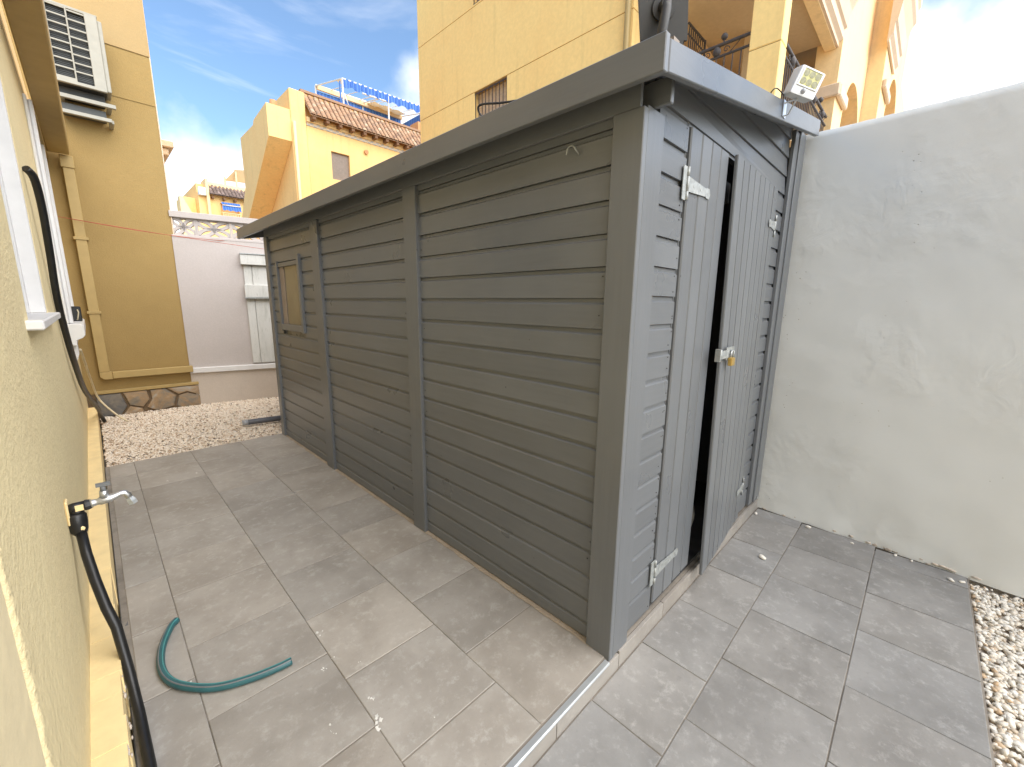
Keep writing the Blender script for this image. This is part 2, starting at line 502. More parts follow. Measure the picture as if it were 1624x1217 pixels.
# ------------------------------------------------------------------ builders
class MB:
    def __init__(self):
        self.v, self.f, self.s = [], [], []

    def add(self, vs, fs, smooth=False):
        o = len(self.v)
        self.v += [tuple(p) for p in vs]
        self.f += [tuple(i + o for i in f) for f in fs]
        self.s += [smooth] * len(fs)
        return self

    def box(self, x0, x1, y0, y1, z0, z1):
        return self.add([(x0, y0, z0), (x1, y0, z0), (x1, y1, z0), (x0, y1, z0),
                         (x0, y0, z1), (x1, y0, z1), (x1, y1, z1), (x0, y1, z1)],
                        [(3, 2, 1, 0), (4, 5, 6, 7), (0, 1, 5, 4), (1, 2, 6, 5), (2, 3, 7, 6), (3, 0, 4, 7)])

    def hexa(self, a, b):
        """box from two quads a (front) and b (back), same order"""
        return self.add(list(a) + list(b), [(0, 1, 2, 3), (7, 6, 5, 4), (0, 4, 5, 1), (1, 5, 6, 2), (2, 6, 7, 3), (3, 7, 4, 0)])

    def prism(self, pts, axis, a, b):
        """polygon pts extruded along an axis; pts are (u, v) in the remaining two axes, in xyz order"""
        def mk(u, v, w):
            return {'x': (w, u, v), 'y': (u, w, v), 'z': (u, v, w)}[axis]
        n = len(pts)
        vs = [mk(u, v, a) for u, v in pts] + [mk(u, v, b) for u, v in pts]
        fs = [tuple(range(n)), tuple(range(2 * n - 1, n - 1, -1))]
        fs += [(i, n + i, n + (i + 1) % n, (i + 1) % n) for i in range(n)]
        return self.add(vs, fs)

    def tube(self, pts, r, n=8, cap=True, smooth=True):
        pts = [Vector(p) for p in pts]
        rs = r if isinstance(r, (list, tuple)) else [r] * len(pts)
        vs, fs = [], []
        up = None
        for i, p in enumerate(pts):
            t = (pts[min(i + 1, len(pts) - 1)] - pts[max(i - 1, 0)]).normalized()
            if up is None:
                up = Vector((0, 0, 1)) if abs(t.z) < 0.9 else Vector((1, 0, 0))
            s = t.cross(up).normalized()
            up = s.cross(t).normalized()
            for k in range(n):
                a = 2 * math.pi * k / n
                vs.append(p + (s * math.cos(a) + up * math.sin(a)) * rs[i])
        for i in range(len(pts) - 1):
            for k in range(n):
                fs.append((i * n + k, i * n + (k + 1) % n, (i + 1) * n + (k + 1) % n, (i + 1) * n + k))
        self.add(vs, fs, smooth)
        if cap:
            self.add([vs[k] for k in range(n)], [tuple(range(n - 1, -1, -1))])
            self.add([vs[(len(pts) - 1) * n + k] for k in range(n)], [tuple(range(n))])
        return self

    def ball(self, c, r, n=10):
        vs, fs = [], []
        for i in range(n // 2 + 1):
            th = math.pi * i / (n // 2)
            for k in range(n):
                ph = 2 * math.pi * k / n
                rr = r if not isinstance(r, tuple) else 1
                q = (math.sin(th) * math.cos(ph), math.sin(th) * math.sin(ph), math.cos(th))
                vs.append((c[0] + q[0] * (r[0] if isinstance(r, tuple) else r), c[1] + q[1] * (r[1] if isinstance(r, tuple) else r), c[2] + q[2] * (r[2] if isinstance(r, tuple) else r)))
        for i in range(n // 2):
            for k in range(n):
                fs.append((i * n + k, (i + 1) * n + k, (i + 1) * n + (k + 1) % n, i * n + (k + 1) % n))
        return self.add(vs, fs, True)

    def panel(self, axis, at, depth, u0, u1, z0, z1, holes=()):
        """upright slab with openings. axis 'x': plane x=at, u is y; axis 'y': plane y=at, u is x"""
        us = sorted({u0, u1} | {h for q in holes for h in q[:2]})
        zs = sorted({z0, z1} | {h for q in holes for h in q[2:]})

        def solid(i, j):
            if i < 0 or j < 0 or i >= len(us) - 1 or j >= len(zs) - 1:
                return False
            cu, cz = (us[i] + us[i + 1]) / 2, (zs[j] + zs[j + 1]) / 2
            return not any(a < cu < b and c < cz < d for a, b, c, d in holes)

        def P(u, w, z):
            return (w, u, z) if axis == 'x' else (u, w, z)
        A, B = at, at + depth
        for i in range(len(us) - 1):
            for j in range(len(zs) - 1):
                if not solid(i, j):
                    continue
                a, b, c, d = us[i], us[i + 1], zs[j], zs[j + 1]
                self.add([P(a, A, c), P(b, A, c), P(b, A, d), P(a, A, d)], [(0, 1, 2, 3)])
                self.add([P(a, B, c), P(b, B, c), P(b, B, d), P(a, B, d)], [(3, 2, 1, 0)])
                for di, dj, q in ((-1, 0, (P(a, A, c), P(a, A, d), P(a, B, d), P(a, B, c))), (1, 0, (P(b, A, c), P(b, A, d), P(b, B, d), P(b, B, c))),
                                  (0, -1, (P(a, A, c), P(b, A, c), P(b, B, c), P(a, B, c))), (0, 1, (P(a, A, d), P(b, A, d), P(b, B, d), P(a, B, d)))):
                    if not solid(i + di, j + dj):
                        self.add(q, [(0, 1, 2, 3)])
        return self

    def move(self, fn):
        self.v = [tuple(fn(Vector(p))) for p in self.v]
        return self

    def build(self, name, mat, parent=None, bevel=0.0, seg=1, merge=True):
        me = bpy.data.meshes.new(name)
        off = ORG.get(parent, Vector((0, 0, 0))) if parent else Vector((0, 0, 0))
        base = off
        if parent is None:
            xs = np.array(self.v)
            lo, hi = xs.min(0), xs.max(0)
            base = Vector(((lo[0] + hi[0]) / 2, (lo[1] + hi[1]) / 2, lo[2]))
        me.from_pydata([tuple(Vector(p) - base) for p in self.v], [], self.f)
        if any(self.s):
            me.polygons.foreach_set('use_smooth', self.s)
        bm = bmesh.new(); bm.from_mesh(me)
        if merge:
            bmesh.ops.remove_doubles(bm, verts=bm.verts, dist=1e-5)
        bmesh.ops.recalc_face_normals(bm, faces=bm.faces)
        if bevel:
            es = [e for e in bm.edges if len(e.link_faces) == 2 and e.calc_face_angle(0) > 0.6]
            bmesh.ops.bevel(bm, geom=es, offset=bevel, segments=seg, affect='EDGES', profile=0.6, clamp_overlap=True)
        bm.to_mesh(me); bm.free()
        me.materials.append(MATS[mat])
        o = bpy.data.objects.new(name, me)
        COL.objects.link(o)
        if parent:
            o.parent = parent
            ORG[o] = off
        else:
            o.location = base
            ORG[o] = base
        return o


ORG = {}


def tag(o, label=None, cat=None, group=None, kind=None):
    for k, v in (('label', label), ('category', cat), ('group', group), ('kind', kind)):
        if v:
            o[k] = v
    return o


def thing(name, label, cat, loc=(0, 0, 0), group=None):
    o = bpy.data.objects.new(name, None)
    COL.objects.link(o)
    o.location = loc
    o.empty_display_size = 0.1
    ORG[o] = Vector(loc)
    return tag(o, label, cat, group)


def copy_thing(o, delta, label=None):
    c = o.copy(); COL.objects.link(c)
    c.location = o.location + Vector(delta)
    if label:
        c['label'] = label
    for ch in [x for x in bpy.data.objects if x.parent == o]:
        d = ch.copy(); COL.objects.link(d); d.parent = c
    return c


def structure(o):
    o['kind'] = 'structure'
    return o


# ------------------------------------------------------------------ ground, patio tiles, gravel
g = MB().add([(-400, -400, -0.16), (400, -400, -0.16), (400, 400, -0.16), (-400, 400, -0.16)], [(0, 1, 2, 3)])
structure(g.build('ground', 'soil'))

patio = structure(MB().box(-1.512, 2.26, 0.012, 4.50, -0.12, -0.0045).build('patio', 'grout'))
lower = structure(MB().box(-1.53, 2.275, -1.196, -0.004, -0.15, -0.0895).build('lower_patio', 'grout'))


def floor_tile(parent, x0, x1, y0, y1, top, mat, gap=0.0016):
    gx, gy = (0.0012, 0.0026) if parent == patio else (0.0020, 0.0020)
    x0 += gx + random.uniform(0, .0006); x1 -= gx + random.uniform(0, .0006); y0 += gy; y1 -= gy + random.uniform(0, .0012)
    dz = [random.uniform(-0.0018, 0.0018) for _ in range(4)]
    c = 0.0022
    P = [(x0, y0), (x1, y0), (x1, y1), (x0, y1)]
    I = [(x0 + c, y0 + c), (x1 - c, y0 + c), (x1 - c, y1 - c), (x0 + c, y1 - c)]
    b = top - 0.012
    vs = [(*p, b) for p in P] + [(P[i][0], P[i][1], top - 0.0018 + dz[i]) for i in range(4)] + [(*I[i], top + dz[i]) for i in range(4)]
    fs = [(8, 9, 10, 11)]
    for i in range(4):
        j = (i + 1) % 4
        fs += [(i, j, 4 + j, 4 + i), (4 + i, 4 + j, 8 + j, 8 + i)]
    return MB().add(vs, fs).build('floor_tile', mat, parent, merge=False)


def column(parent, x0, x1, ys, top, mat):
    for a, b in zip(ys, ys[1:]):
        floor_tile(parent, x0, x1, a, b, top, mat)


XA = [-1.487, -1.313, -0.872, -0.4315, 0.03]
column(patio, XA[3], XA[4], [0.022, 0.474, 0.923, 1.360, 1.815, 2.268, 2.710, 3.185, 3.630, 4.06, 4.49], 0, 'tile_upper')
column(patio, XA[2], XA[3], [0.022, 0.276, 0.722, 1.180, 1.626, 2.065, 2.690, 3.140, 3.590, 4.04, 4.49], 0, 'tile_upper')
column(patio, XA[1], XA[2], [0.022, 0.455, 0.91, 1.370, 1.840, 2.278, 2.690, 3.150, 3.640, 4.09, 4.49], 0, 'tile_upper')
column(patio, XA[0], XA[1], [0.022, 0.25, 0.705, 1.175, 1.635, 2.105, 2.720, 3.170, 3.650, 4.10, 4.49], 0, 'tile_upper')
for a, b in zip([0.02, 0.62, 1.2, 1.75, 2.3, 2.9, 3.5, 4.1], [0.62, 1.2, 1.75, 2.3, 2.9, 3.5, 4.1, 4.49]):
    floor_tile(patio, -1.517, -1.488, a, b, -0.006, 'tile_dark')
# lower terrace in front of the doors
ZL = -0.085


def row(xs, y0, y1):
    for a, b in zip(xs, xs[1:]):
        floor_tile(lower, a, b, y0, y1, ZL, 'tile_lower')


row([-1.48, -1.03, -0.59, -0.148, 0.288, 0.725, 1.172, 1.63, 2.12, 2.256], -0.3225, -0.011)
row([-1.5, -1.28, -0.83, -0.385, 0.057, 0.473, 0.927, 1.371, 1.814, 2.232], -0.7565, -0.3225)
row([-1.5, -1.06, -0.62, -0.175, 0.270, 0.711, 1.168, 1.572, 2.045, 2.200], -1.190, -0.7565)
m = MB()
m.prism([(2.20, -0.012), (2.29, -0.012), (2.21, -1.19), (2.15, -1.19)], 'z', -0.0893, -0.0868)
m.build('dark_gap_strip', 'leaf_litter', lower)  # dark-coloured strip stands in for the contact shade in the wall-foot gap
# step: riser tiles and an aluminium edge profile
xs = [-1.5, -1.273, -0.825, -0.377, 0.074, 0.523, 0.972, 1.42, 1.87, 2.255]
for a, b in zip(xs, xs[1:]):
    top = -0.011 if b < 0 else -0.002 if a > 0 else -0.0115
    MB().box(a + 0.002, b - 0.002, -0.008, 0.010, -0.0885, top + random.uniform(-.001, 0)).build('riser_tile', 'tile_riser', patio, 0.0012)
m = MB()
m.prism([(-0.0105, -0.0105), (-0.0105, -0.004), (-0.007, 0.0018), (0.014, 0.0018), (0.014, 0.0), (0.001, -0.0105)], 'x', -1.5, -0.012)
m.build('edge_profile', 'aluminium', patio)

ICO = None


def stones(name, region, n, size, mat, zbase, label_kind='stuff', layers=2, keep=None, squash=(0.45, 0.75)):
    bm = bmesh.new()
    bmesh.ops.create_icosphere(bm, subdivisions=1, radius=1.0)
    V = np.array([v.co[:] for v in bm.verts]); F = np.array([[v.index for v in f.verts] for f in bm.faces])
    bm.free()
    x0, x1, y0, y1 = region
    nv = len(V)
    cx = RNG.uniform(x0, x1, n); cy = RNG.uniform(y0, y1, n)
    if keep is not None:
        ok = keep(cx, cy); cx, cy = cx[ok], cy[ok]; n = len(cx)
    s = RNG.uniform(size[0], size[1], n)
    sx = s * RNG.uniform(0.75, 1.45, n); sy = s * RNG.uniform(0.65, 1.0, n); sz = s * RNG.uniform(squash[0], squash[1], n)
    yaw = RNG.uniform(0, 2 * np.pi, n); tilt = RNG.normal(0, 0.38, n); roll = RNG.normal(0, 0.3, n)
    lay = RNG.uniform(0, 1, n)
    P = V[None] * (1 + RNG.normal(0, 0.17, (n, nv, 1)))
    P = P * np.stack([sx, sy, sz], 1)[:, None, :]
    c, q = np.cos(tilt)[:, None], np.sin(tilt)[:, None]
    Y, Z = P[..., 1] * c - P[..., 2] * q, P[..., 1] * q + P[..., 2] * c
    X = P[..., 0]
    c, q = np.cos(roll)[:, None], np.sin(roll)[:, None]
    X, Z = X * c - Z * q, X * q + Z * c
    c, q = np.cos(yaw)[:, None], np.sin(yaw)[:, None]
    X, Y = X * c - Y * q, X * q + Y * c
    P = np.stack([X + cx[:, None], Y + cy[:, None], Z + (zbase + lay * layers * size[1] * 0.45)[:, None]], 2).reshape(-1, 3)
    FF = (F[None] + (np.arange(n) * nv)[:, None, None]).reshape(-1, 3)
    me = bpy.data.meshes.new(name)
    me.vertices.add(len(P)); me.vertices.foreach_set('co', P.ravel())
    me.loops.add(FF.size); me.loops.foreach_set('vertex_index', FF.ravel())
    me.polygons.add(len(FF)); me.polygons.foreach_set('loop_start', np.arange(0, FF.size, 3)); me.polygons.foreach_set('loop_total', np.full(len(FF), 3))
    me.update(); me.validate()
    me.materials.append(MATS[mat])
    o = bpy.data.objects.new(name, me); COL.objects.link(o)
    o['kind'] = label_kind
    return o


structure(MB().box(-1.5, 2.3, 4.50, 7.1, -0.14, -0.030).build('gravel_bed', 'gravel_dust'))
structure(MB().box(-1.5, 2.35, -3.6, -1.2, -0.155, -0.130).build('gravel_bed', 'gravel_dust'))
o = stones('white_gravel', (-1.5, 0.75, 4.50, 7.0), 19000, (0.0085, 0.0160), 'gravel_far', -0.024, squash=(0.5, 0.8))
tag(o, 'pale pink and cream gravel beyond the tiles by the back wall', 'gravel')
o = stones('white_gravel', (0.35, 2.3, -2.9, -1.205), 14000, (0.0095, 0.0175), 'gravel_near', -0.120, keep=lambda x, y: x < 2.27 + 0.07 * y)
tag(o, 'rounded white pebbles beside the lower tiles at the white wall', 'gravel')

# ------------------------------------------------------------------ garden shed
shed = thing('garden_shed', 'grey painted timber shed with a small window and ajar double doors', 'shed')
P_ = 0.1235
G0 = 2.07
posts = [(0.0, 0.125), (1.45, 1.59), (2.955, 3.12), (4.36, 4.46)]


def side_board(y0, y1, zb, zt):
    j = random.uniform(-0.0015, 0.0015)
    a = 0.021 + j
    pr = [(0.042, zb), (a, zb), (a, zt - 0.0255), (a + 0.0055, zt - 0.0205), (a + 0.0095, zt - 0.0180), (a + 0.0110, zt - 0.0025), (0.042, zt - 0.0030)]
    # polygon in (x, z) extruded along y
    return MB().prism(pr, 'y', y0, y1).build('siding_board', 'wood_y', shed)


rows = []
k = 17
zs = [0.012] + [G0 - P_ * i for i in range(16, -1, -1)] + [2.195, 2.30]
rows = list(zip(zs, zs[1:]))
for bi, (y0, y1) in enumerate([(0.125, 1.45), (1.59, 2.955), (3.12, 4.36)]):
    for zb, zt in rows:
        if bi == 2 and zb < 1.90 and zt > 1.32:
            side_board(y0, 3.475, zb, zt); side_board(4.125, y1, zb, zt)
        else:
            side_board(y0, y1, zb, zt)
for i, (a, b) in enumerate(posts):
    MB().box(0.0 if i else -0.001, 0.040, a, b, -0.001 if i else -0.012, 2.225).build('corner_post' if i in (0, 3) else 'batten', 'wood_z', shed, 0.003)
# front corner board, right corner boards
MB().box(0.024, 0.152, -0.001, 0.020, -0.004, 2.234).build('corner_post', 'wood_z', shed, 0.003)
MB().box(2.10, 2.245, -0.012, 0.022, 0.02, 2.72).build('corner_post', 'wood_z', shed, 0.004)
MB().box(2.005, 2.098, -0.002, 0.022, 0.02, 2.70).build('corner_post', 'wood_z', shed, 0.003)
# framing behind the boards keeps the inside dark
MB().box(0.043, 0.055, 0.05, 4.44, 0.005, 2.28).build('wall_lining', 'wood_y', shed).hide_render = False


def Rz(x):
    return 2.252 + 0.182 * (x + 0.11)


def front_board(x0, x1, zb, zt):
    zr = lambda x: Rz(x) + 0.07
    if zr(x1) <= zb:
        return
    xa = x0
    if zr(x0) < zb:
        xa = (zb - 2.322) / 0.182 - 0.11
    top = zt - 0.004
    pts = [(xa, zb), (x1, zb), (x1, min(top, zr(x1)))]
    xc = (top - 2.322) / 0.182 - 0.11
    if xa < xc < x1:
        pts.append((xc, top))
    pts.append((xa, min(top, zr(xa)) if zr(xa) > zb + 1e-4 else zb + 1e-3))
    f = 0.021 + random.uniform(-.001, .001)
    b = 0.040
    mb = MB().prism(pts, 'y', f, b)
    # chamfer the upper front edge
    n = len(pts)
    for i in range(n):
        x, y, z = mb.v[i]
        if abs(z - top) < 1e-4:
            mb.v[i] = (x, y + 0.010, z)
    if pts[-1][1] >= top - 1e-4 or xa < xc < x1 or pts[2][1] >= top - 1e-4:
        pass
    return mb.build('siding_board', 'wood_x', shed)


PF = 0.1182
zf = [0.014] + [2.298 - PF * i for i in range(18, -1, -1)]
for zb, zt in zip(zf, zf[1:]):
    if zt - zb < 0.02:
        continue
    # one board each side of the doors, its top edge chamfered
    for x0, x1 in ((0.150, 0.412), (1.757, 2.006)):
        f = 0.021 + random.uniform(-.0012, .0012)
        pr = [(0.041, zb), (f, zb), (f, zt - 0.0255), (f + 0.0055, zt - 0.0205), (f + 0.0095, zt - 0.0180), (f + 0.0110, zt - 0.0025), (0.041, zt - 0.0030)]
        MB().prism([(y, z) for y, z in pr], 'x', x0, x1).build('siding_board', 'wood_x', shed)
for zb, zt in zip([2.298, 2.413, 2.530, 2.643], [2.413, 2.530, 2.643, 2.76]):
    front_board(0.150, 2.006, zb, zt)
# nail heads down the board ends
m = MB()
for zb, zt in zip(zf, zf[1:]):
    for x in (0.39, 0.395, 1.775):
        if random.random() < 0.8:
            z = zb + random.uniform(0.02, 0.09)
            xx = x + random.uniform(-.012, .008)
            m.box(xx - .0022, xx + .0022, 0.0185, 0.021, z - .0022, z + .0022)
m.build('nail_head', 'rust_black', shed)
# far, right and rear walls, floor, roof
MB().panel('y', 4.44, -0.02, 0.04, 2.24, 0.005, 2.35).build('end_wall', 'wood_x', shed)
MB().box(2.21, 2.235, 0.04, 4.42, 0.005, 2.66).build('rear_wall', 'wood_y', shed)
MB().box(0.06, 2.2, 0.03, 4.41, 0.003, 0.02).build('shed_floor', 'felt', shed)
m = MB()
m.prism([(-0.085, 2.325), (2.24, 2.325 + 0.182 * 2.325), (2.24, 2.36 + 0.182 * 2.325), (-0.085, 2.36)], 'y', -0.083, 4.98)
m.build('roof_deck', 'wood_y', shed)
m = MB()
m.prism([(-0.085, 2.3615), (2.25, 2.3615 + 0.182 * 2.335), (2.25, 2.366 + 0.182 * 2.335), (-0.085, 2.366)], 'y', -0.083, 4.98)
m.build('roof_felt', 'felt', shed)
MB().box(-0.115, -0.088, -0.118, 5.02, 2.250, 2.358).build('fascia_board', 'wood_y', shed, 0.003)
m = MB()
m.prism([(-0.075, 2.2595), (2.075, 2.258 + 0.182 * 2.158), (2.075, 2.352 + 0.182 * 2.158), (-0.075, 2.3535)], 'y', -0.114, -0.088)
m.build('fascia_board', 'wood_x', shed, 0.003)
m = MB()
m.prism([(-0.083, 2.254), (2.25, 2.254 + 0.182 * 2.333), (2.25, 2.348 + 0.182 * 2.333), (-0.083, 2.348)], 'y', 4.99, 5.014)
m.build('fascia_board', 'wood_x', shed, 0.003)
MB().box(0.066, 0.088, -0.060, 4.40, 2.236, 2.322).build('wall_plate', 'wood_y', shed, 0.003)
MB().box(0.004, 0.0195, 0.02, 4.44, 2.226, 2.335).build('wall_plate', 'wood_y', shed, 0.002)

# window
win = MB().box(-0.002, 0.030, 3.452, 3.505, 1.245, 1.985).build('window', 'wood_z', shed, 0.003)
MB().box(0.000, 0.030, 4.098, 4.142, 1.245, 1.955).build('window_frame', 'wood_z', win, 0.003)
MB().box(0.001, 0.028, 3.506, 4.097, 1.250, 1.312).build('window_frame', 'wood_y', win, 0.003)
MB().box(0.010, 0.028, 3.506, 4.097, 1.895, 1.935).build('window_frame', 'wood_y', win, 0.002)
MB().box(0.0325, 0.036, 3.50, 4.10, 1.30, 1.90).build('window_pane', 'pane_beige', win)
MB().box(0.024, 0.0320, 3.97, 4.097, 1.313, 1.894).build('window_frame', 'shutter_brown', win, 0.002)

# left leaf
dl = MB().box(0.47, 0.84, 0.034, 0.05, 0.3, 0.4).build('door', 'wood_x', shed)
tag(dl, 'narrow left door leaf, shut')
MB().box(0.47, 0.84, 0.034, 0.05, 1.85, 1.95).build('door_ledge', 'wood_x', dl)
xs = [0.424, 0.541, 0.656, 0.769, 0.876]
for i, (a, b) in enumerate(zip(xs, xs[1:])):
    j = random.uniform(-.001, .001)
    m = MB()
    m.prism([(a + .0044, 0.033), (a + .0044, 0.0185 + j), (a + .0095, 0.0125 + j), (b - .0060, 0.0125 + j), (b - .0044, 0.0150 + j), (b - .0044, 0.033)], 'z', 0.036 + 0.006 * i + random.uniform(-.004, .004), 2.281)
    m.build('door_board', 'wood_z', dl)
MB().box(0.416, 0.424, 0.03, 0.05, 0.02, 2.295).build('door_frame', 'wood_z', shed)


# right leaf, standing ajar: its free edge leans out a little more at the foot
def leaf(p):
    s = (1.745 - p.x) / 0.857
    z = p.z / 2.27
    return Vector((p.x - 0.018 * s * (1 - z), p.y - s * (0.020 + 0.048 * (1 - z)), p.z - 0.022 * s * (1 - z)))


dr = MB().box(0.99, 1.70, 0.016, 0.036, 0.3, 0.42).move(leaf).build('door', 'wood_x', shed)
tag(dr, 'wider right door leaf, standing slightly ajar')
MB().box(0.99, 1.70, 0.016, 0.036, 1.85, 1.97).move(leaf).build('door_ledge', 'wood_x', dr)
n = 8
w = (1.742 - 0.900) / n
for i in range(n):
    a, b = 0.900 + w * i, 0.900 + w * (i + 1)
    j = random.uniform(-.001, .001)
    m = MB()
    m.prism([(a + .0034, 0.015), (a + .0034, 0.003 + j), (a + .0062, -0.002 + j), (b - .0062, -0.002 + j), (b - .0034, 0.003 + j), (b - .0034, 0.015)], 'z', 0.030 + random.uniform(-.004, .004), 2.279 + random.uniform(-.003, .003))
    m.move(leaf).build('door_board', 'wood_z', dr)
MB().box(1.745, 1.756, 0.03, 0.05, 0.02, 2.295).build('door_frame', 'wood_z', shed)
MB().box(0.412, 1.757, 0.030, 0.060, 2.284, 2.300).build('door_frame', 'wood_x', shed)
MB().box(0.80, 1.1, 0.07, 0.10, 2.10, 2.20).build('door_rail', 'wood_x', shed)


def hinge(parent, x, y, z, dirn, length, fn=None):
    """tee hinge: tall plate on the wall, knuckle, tapering strap on the door"""
    m = MB()
    m.box(x - 0.040 * dirn if dirn > 0 else x + 0.004, x - 0.004 if dirn > 0 else x + 0.040, y - 0.004, y, z - 0.066, z + 0.066)
    for a_, b_ in ((-.066, -.030), (-.029, .029), (.030, .066)):
        m.tube([(x, y - 0.006, z + a_), (x, y - 0.006, z + b_)], 0.0065, 10)
    x2 = x + dirn * length
    pts = [(x + dirn * 0.006, z - 0.030), (x2 - dirn * 0.05, z - 0.017), (x2 - dirn * 0.04, z - 0.022), (x2 - dirn * 0.012, z - 0.022), (x2, z), (x2 - dirn * 0.012, z + 0.022), (x2 - dirn * 0.04, z + 0.022), (x2 - dirn * 0.05, z + 0.017), (x + dirn * 0.006, z + 0.030)]
    m.prism(pts, 'y', y - 0.0085, y - 0.0045)
    for q in (0.25, 0.55, 0.86):
        xx = x + dirn * length * q
        m.tube([(xx, y - 0.0085, z), (xx, y - 0.0100, z)], 0.0055, 8)
    if fn:
        m.move(fn)
    return m.build('hinge', 'galvanised', parent)


hinge(dl, 0.412, 0.014, 2.055, 1, 0.25)
hinge(dl, 0.416, 0.014, 0.225, 1, 0.27)
hinge(dr, 1.757, 0.000, 2.060, -1, 0.165, leaf)
hinge(dr, 1.757, 0.000, 0.265, -1, 0.165, leaf)
# hasp
m = MB()
hz = 1.300
m.prism([(0.823, hz - 0.022), (0.985, hz - 0.020), (1.03, hz - 0.012), (1.03, hz + 0.012), (0.985, hz + 0.020), (0.823, hz + 0.022)], 'y', -0.061, -0.057)
m.box(0.808, 0.822, -0.066, -0.040, hz - 0.032, hz + 0.032)
m.tube([(0.823, -0.062, hz - 0.03), (0.823, -0.062, hz + 0.03)], 0.007, 8)
m.prism([(0.93, hz - 0.034), (1.05, hz - 0.034), (1.05, hz + 0.034), (0.93, hz + 0.034)], 'y', -0.0565, -0.053)
m.tube([(0.975, -0.058, hz - 0.014), (0.975, -0.078, hz - 0.014), (0.975, -0.078, hz + 0.014), (0.975, -0.058, hz + 0.014)], 0.005, 6)
m.build('hasp', 'galvanised', dr)

lock = thing('padlock', 'small brass padlock hanging from the shed door hasp', 'padlock', (0.978, -0.070, 1.235))
m = MB(); m.box(0.952, 1.004, -0.081, -0.059, 1.235, 1.278); m.build('lock_body', 'brass', lock, 0.004, 2)
m = MB(); m.tube([(0.962, -0.070, 1.276), (0.962, -0.070, 1.300)] + [(0.978 - 0.016 * math.cos(t), -0.070, 1.300 + 0.014 * math.sin(t)) for t in (0.5, 1.1, 1.57, 2.0, 2.6)] + [(0.994, -0.070, 1.300), (0.994, -0.070, 1.276)], 0.0035, 8)
m.build('shackle', 'steel', lock)

# nail heads along the long side, and a sandy bead of old mortar where shed meets tiles
m = MB()
for zb, zt in rows:
    for y in (0.15, 1.42, 1.62, 2.92, 3.15):
        if random.random() < 0.35:
            z = zb + random.uniform(.02, .09); yy = y + random.uniform(-.01, .01)
            m.box(0.0185, 0.0215, yy - .0024, yy + .0024, z - .0024, z + .0024)
m.build('nail_head', 'rust_black', shed)
m = MB()
N = 170
edge = [(4.42 * i / N + 0.01, 0.012 + 0.010 * max(0, mnoise.noise(Vector((i * .31, 2, 0))) + .3) + random.uniform(0, .004)) for i in range(N + 1)]
for (ya, wa), (yb, wb) in zip(edge, edge[1:]):
    m.add([(0.03, ya, 0.006), (0.03, yb, 0.006), (0.016 - wb, yb, 0.0026), (0.016 - wa, ya, 0.0026)], [(0, 3, 2, 1)])
m.build('mortar_bead', 'mortar_sand', shed, merge=True)['kind'] = 'stuff'

# things inside the shed that show through the gap
t = thing('plywood_sheet', 'brown plywood sheet standing inside the dark shed behind the doors', 'board', (1.6, 0.5, 0.02))
MB().box(1.25, 2.15, 0.42, 0.44, 1.35, 2.02).move(lambda p: Vector((p.x, p.y + 0.1 * p.z, p.z))).build('sheet', 'plywood', t)
MB().box(1.27, 1.33, 0.44, 0.47, 0.02, 1.9).move(lambda p: Vector((p.x, p.y + 0.1 * p.z, p.z))).build('batten', 'plywood', t)
t = thing('sack', 'pale sack on the shed floor seen through the door gap', 'sack', (1.18, 0.20, 0.02))
m = MB(); m.ball((1.20, 0.22, 0.17), (0.13, 0.10, 0.15), 12)
m.move(lambda p: p + Vector((0.01 * math.sin(40 * p.z), 0.01 * math.sin(50 * p.x), 0.0)))
m.build('bag', 'canvas_white', t)
m = MB(); m.tube([(1.20, 0.22, 0.30), (1.20, 0.22, 0.34)], [0.02, 0.05], 8); m.build('neck', 'canvas_white', t)

# ------------------------------------------------------------------ white yard wall on the right
ww = thing('yard_wall', 'tall white rendered wall beside the shed doors, rough plaster', 'wall', (2.4, -0.5, -0.1))
ny, nz = 150, 70
vs, fs = [], []
for j in range(nz + 1):
    for i in range(ny + 1):
        y = 0.035 - 4.2 * i / ny
        z = -0.092 + 2.83 * j / nz
        x = 2.285 + 0.07 * y
        d = 0.010 * mnoise.noise(Vector((y * 1.3, z * 1.3, 3))) + 0.004 * mnoise.noise(Vector((y * 4, z * 5, 9)))
        low = max(0, 1 - (z + 0.09) / 0.22)
        d += low * (0.012 * mnoise.noise(Vector((y * 7, z * 9, 2))) - 0.006)
        if j == nz:
            z += 0.006 * mnoise.noise(Vector((y * 5, 1, 1))) + 0.004 * mnoise.noise(Vector((y * 17, 1, 5)))
        vs.append((x + d, y, z))
for j in range(nz):
    for i in range(ny):
        a = j * (ny + 1) + i
        fs.append((a, a + 1, a + ny + 2, a + ny + 1))
m = MB(); m.add(vs, fs, True)
top = [vs[nz * (ny + 1) + i] for i in range(ny + 1)]
back = [(p[0] + 0.20, p[1], p[2] + 0.004) for p in top]
n0 = len(top)
m.add(top + back, [(i, i + 1, n0 + i + 1, n0 + i) for i in range(n0 - 1)])
m.add([top[0], back[0], (back[0][0], back[0][1], -0.1), (top[0][0], top[0][1], -0.1)], [(0, 1, 2, 3)])
m.add([back[0], back[-1], (back[-1][0], back[-1][1], -0.1), (back[0][0], back[0][1], -0.1)], [(0, 1, 2, 3)])
m.build('wall_face', 'yard_white', ww)
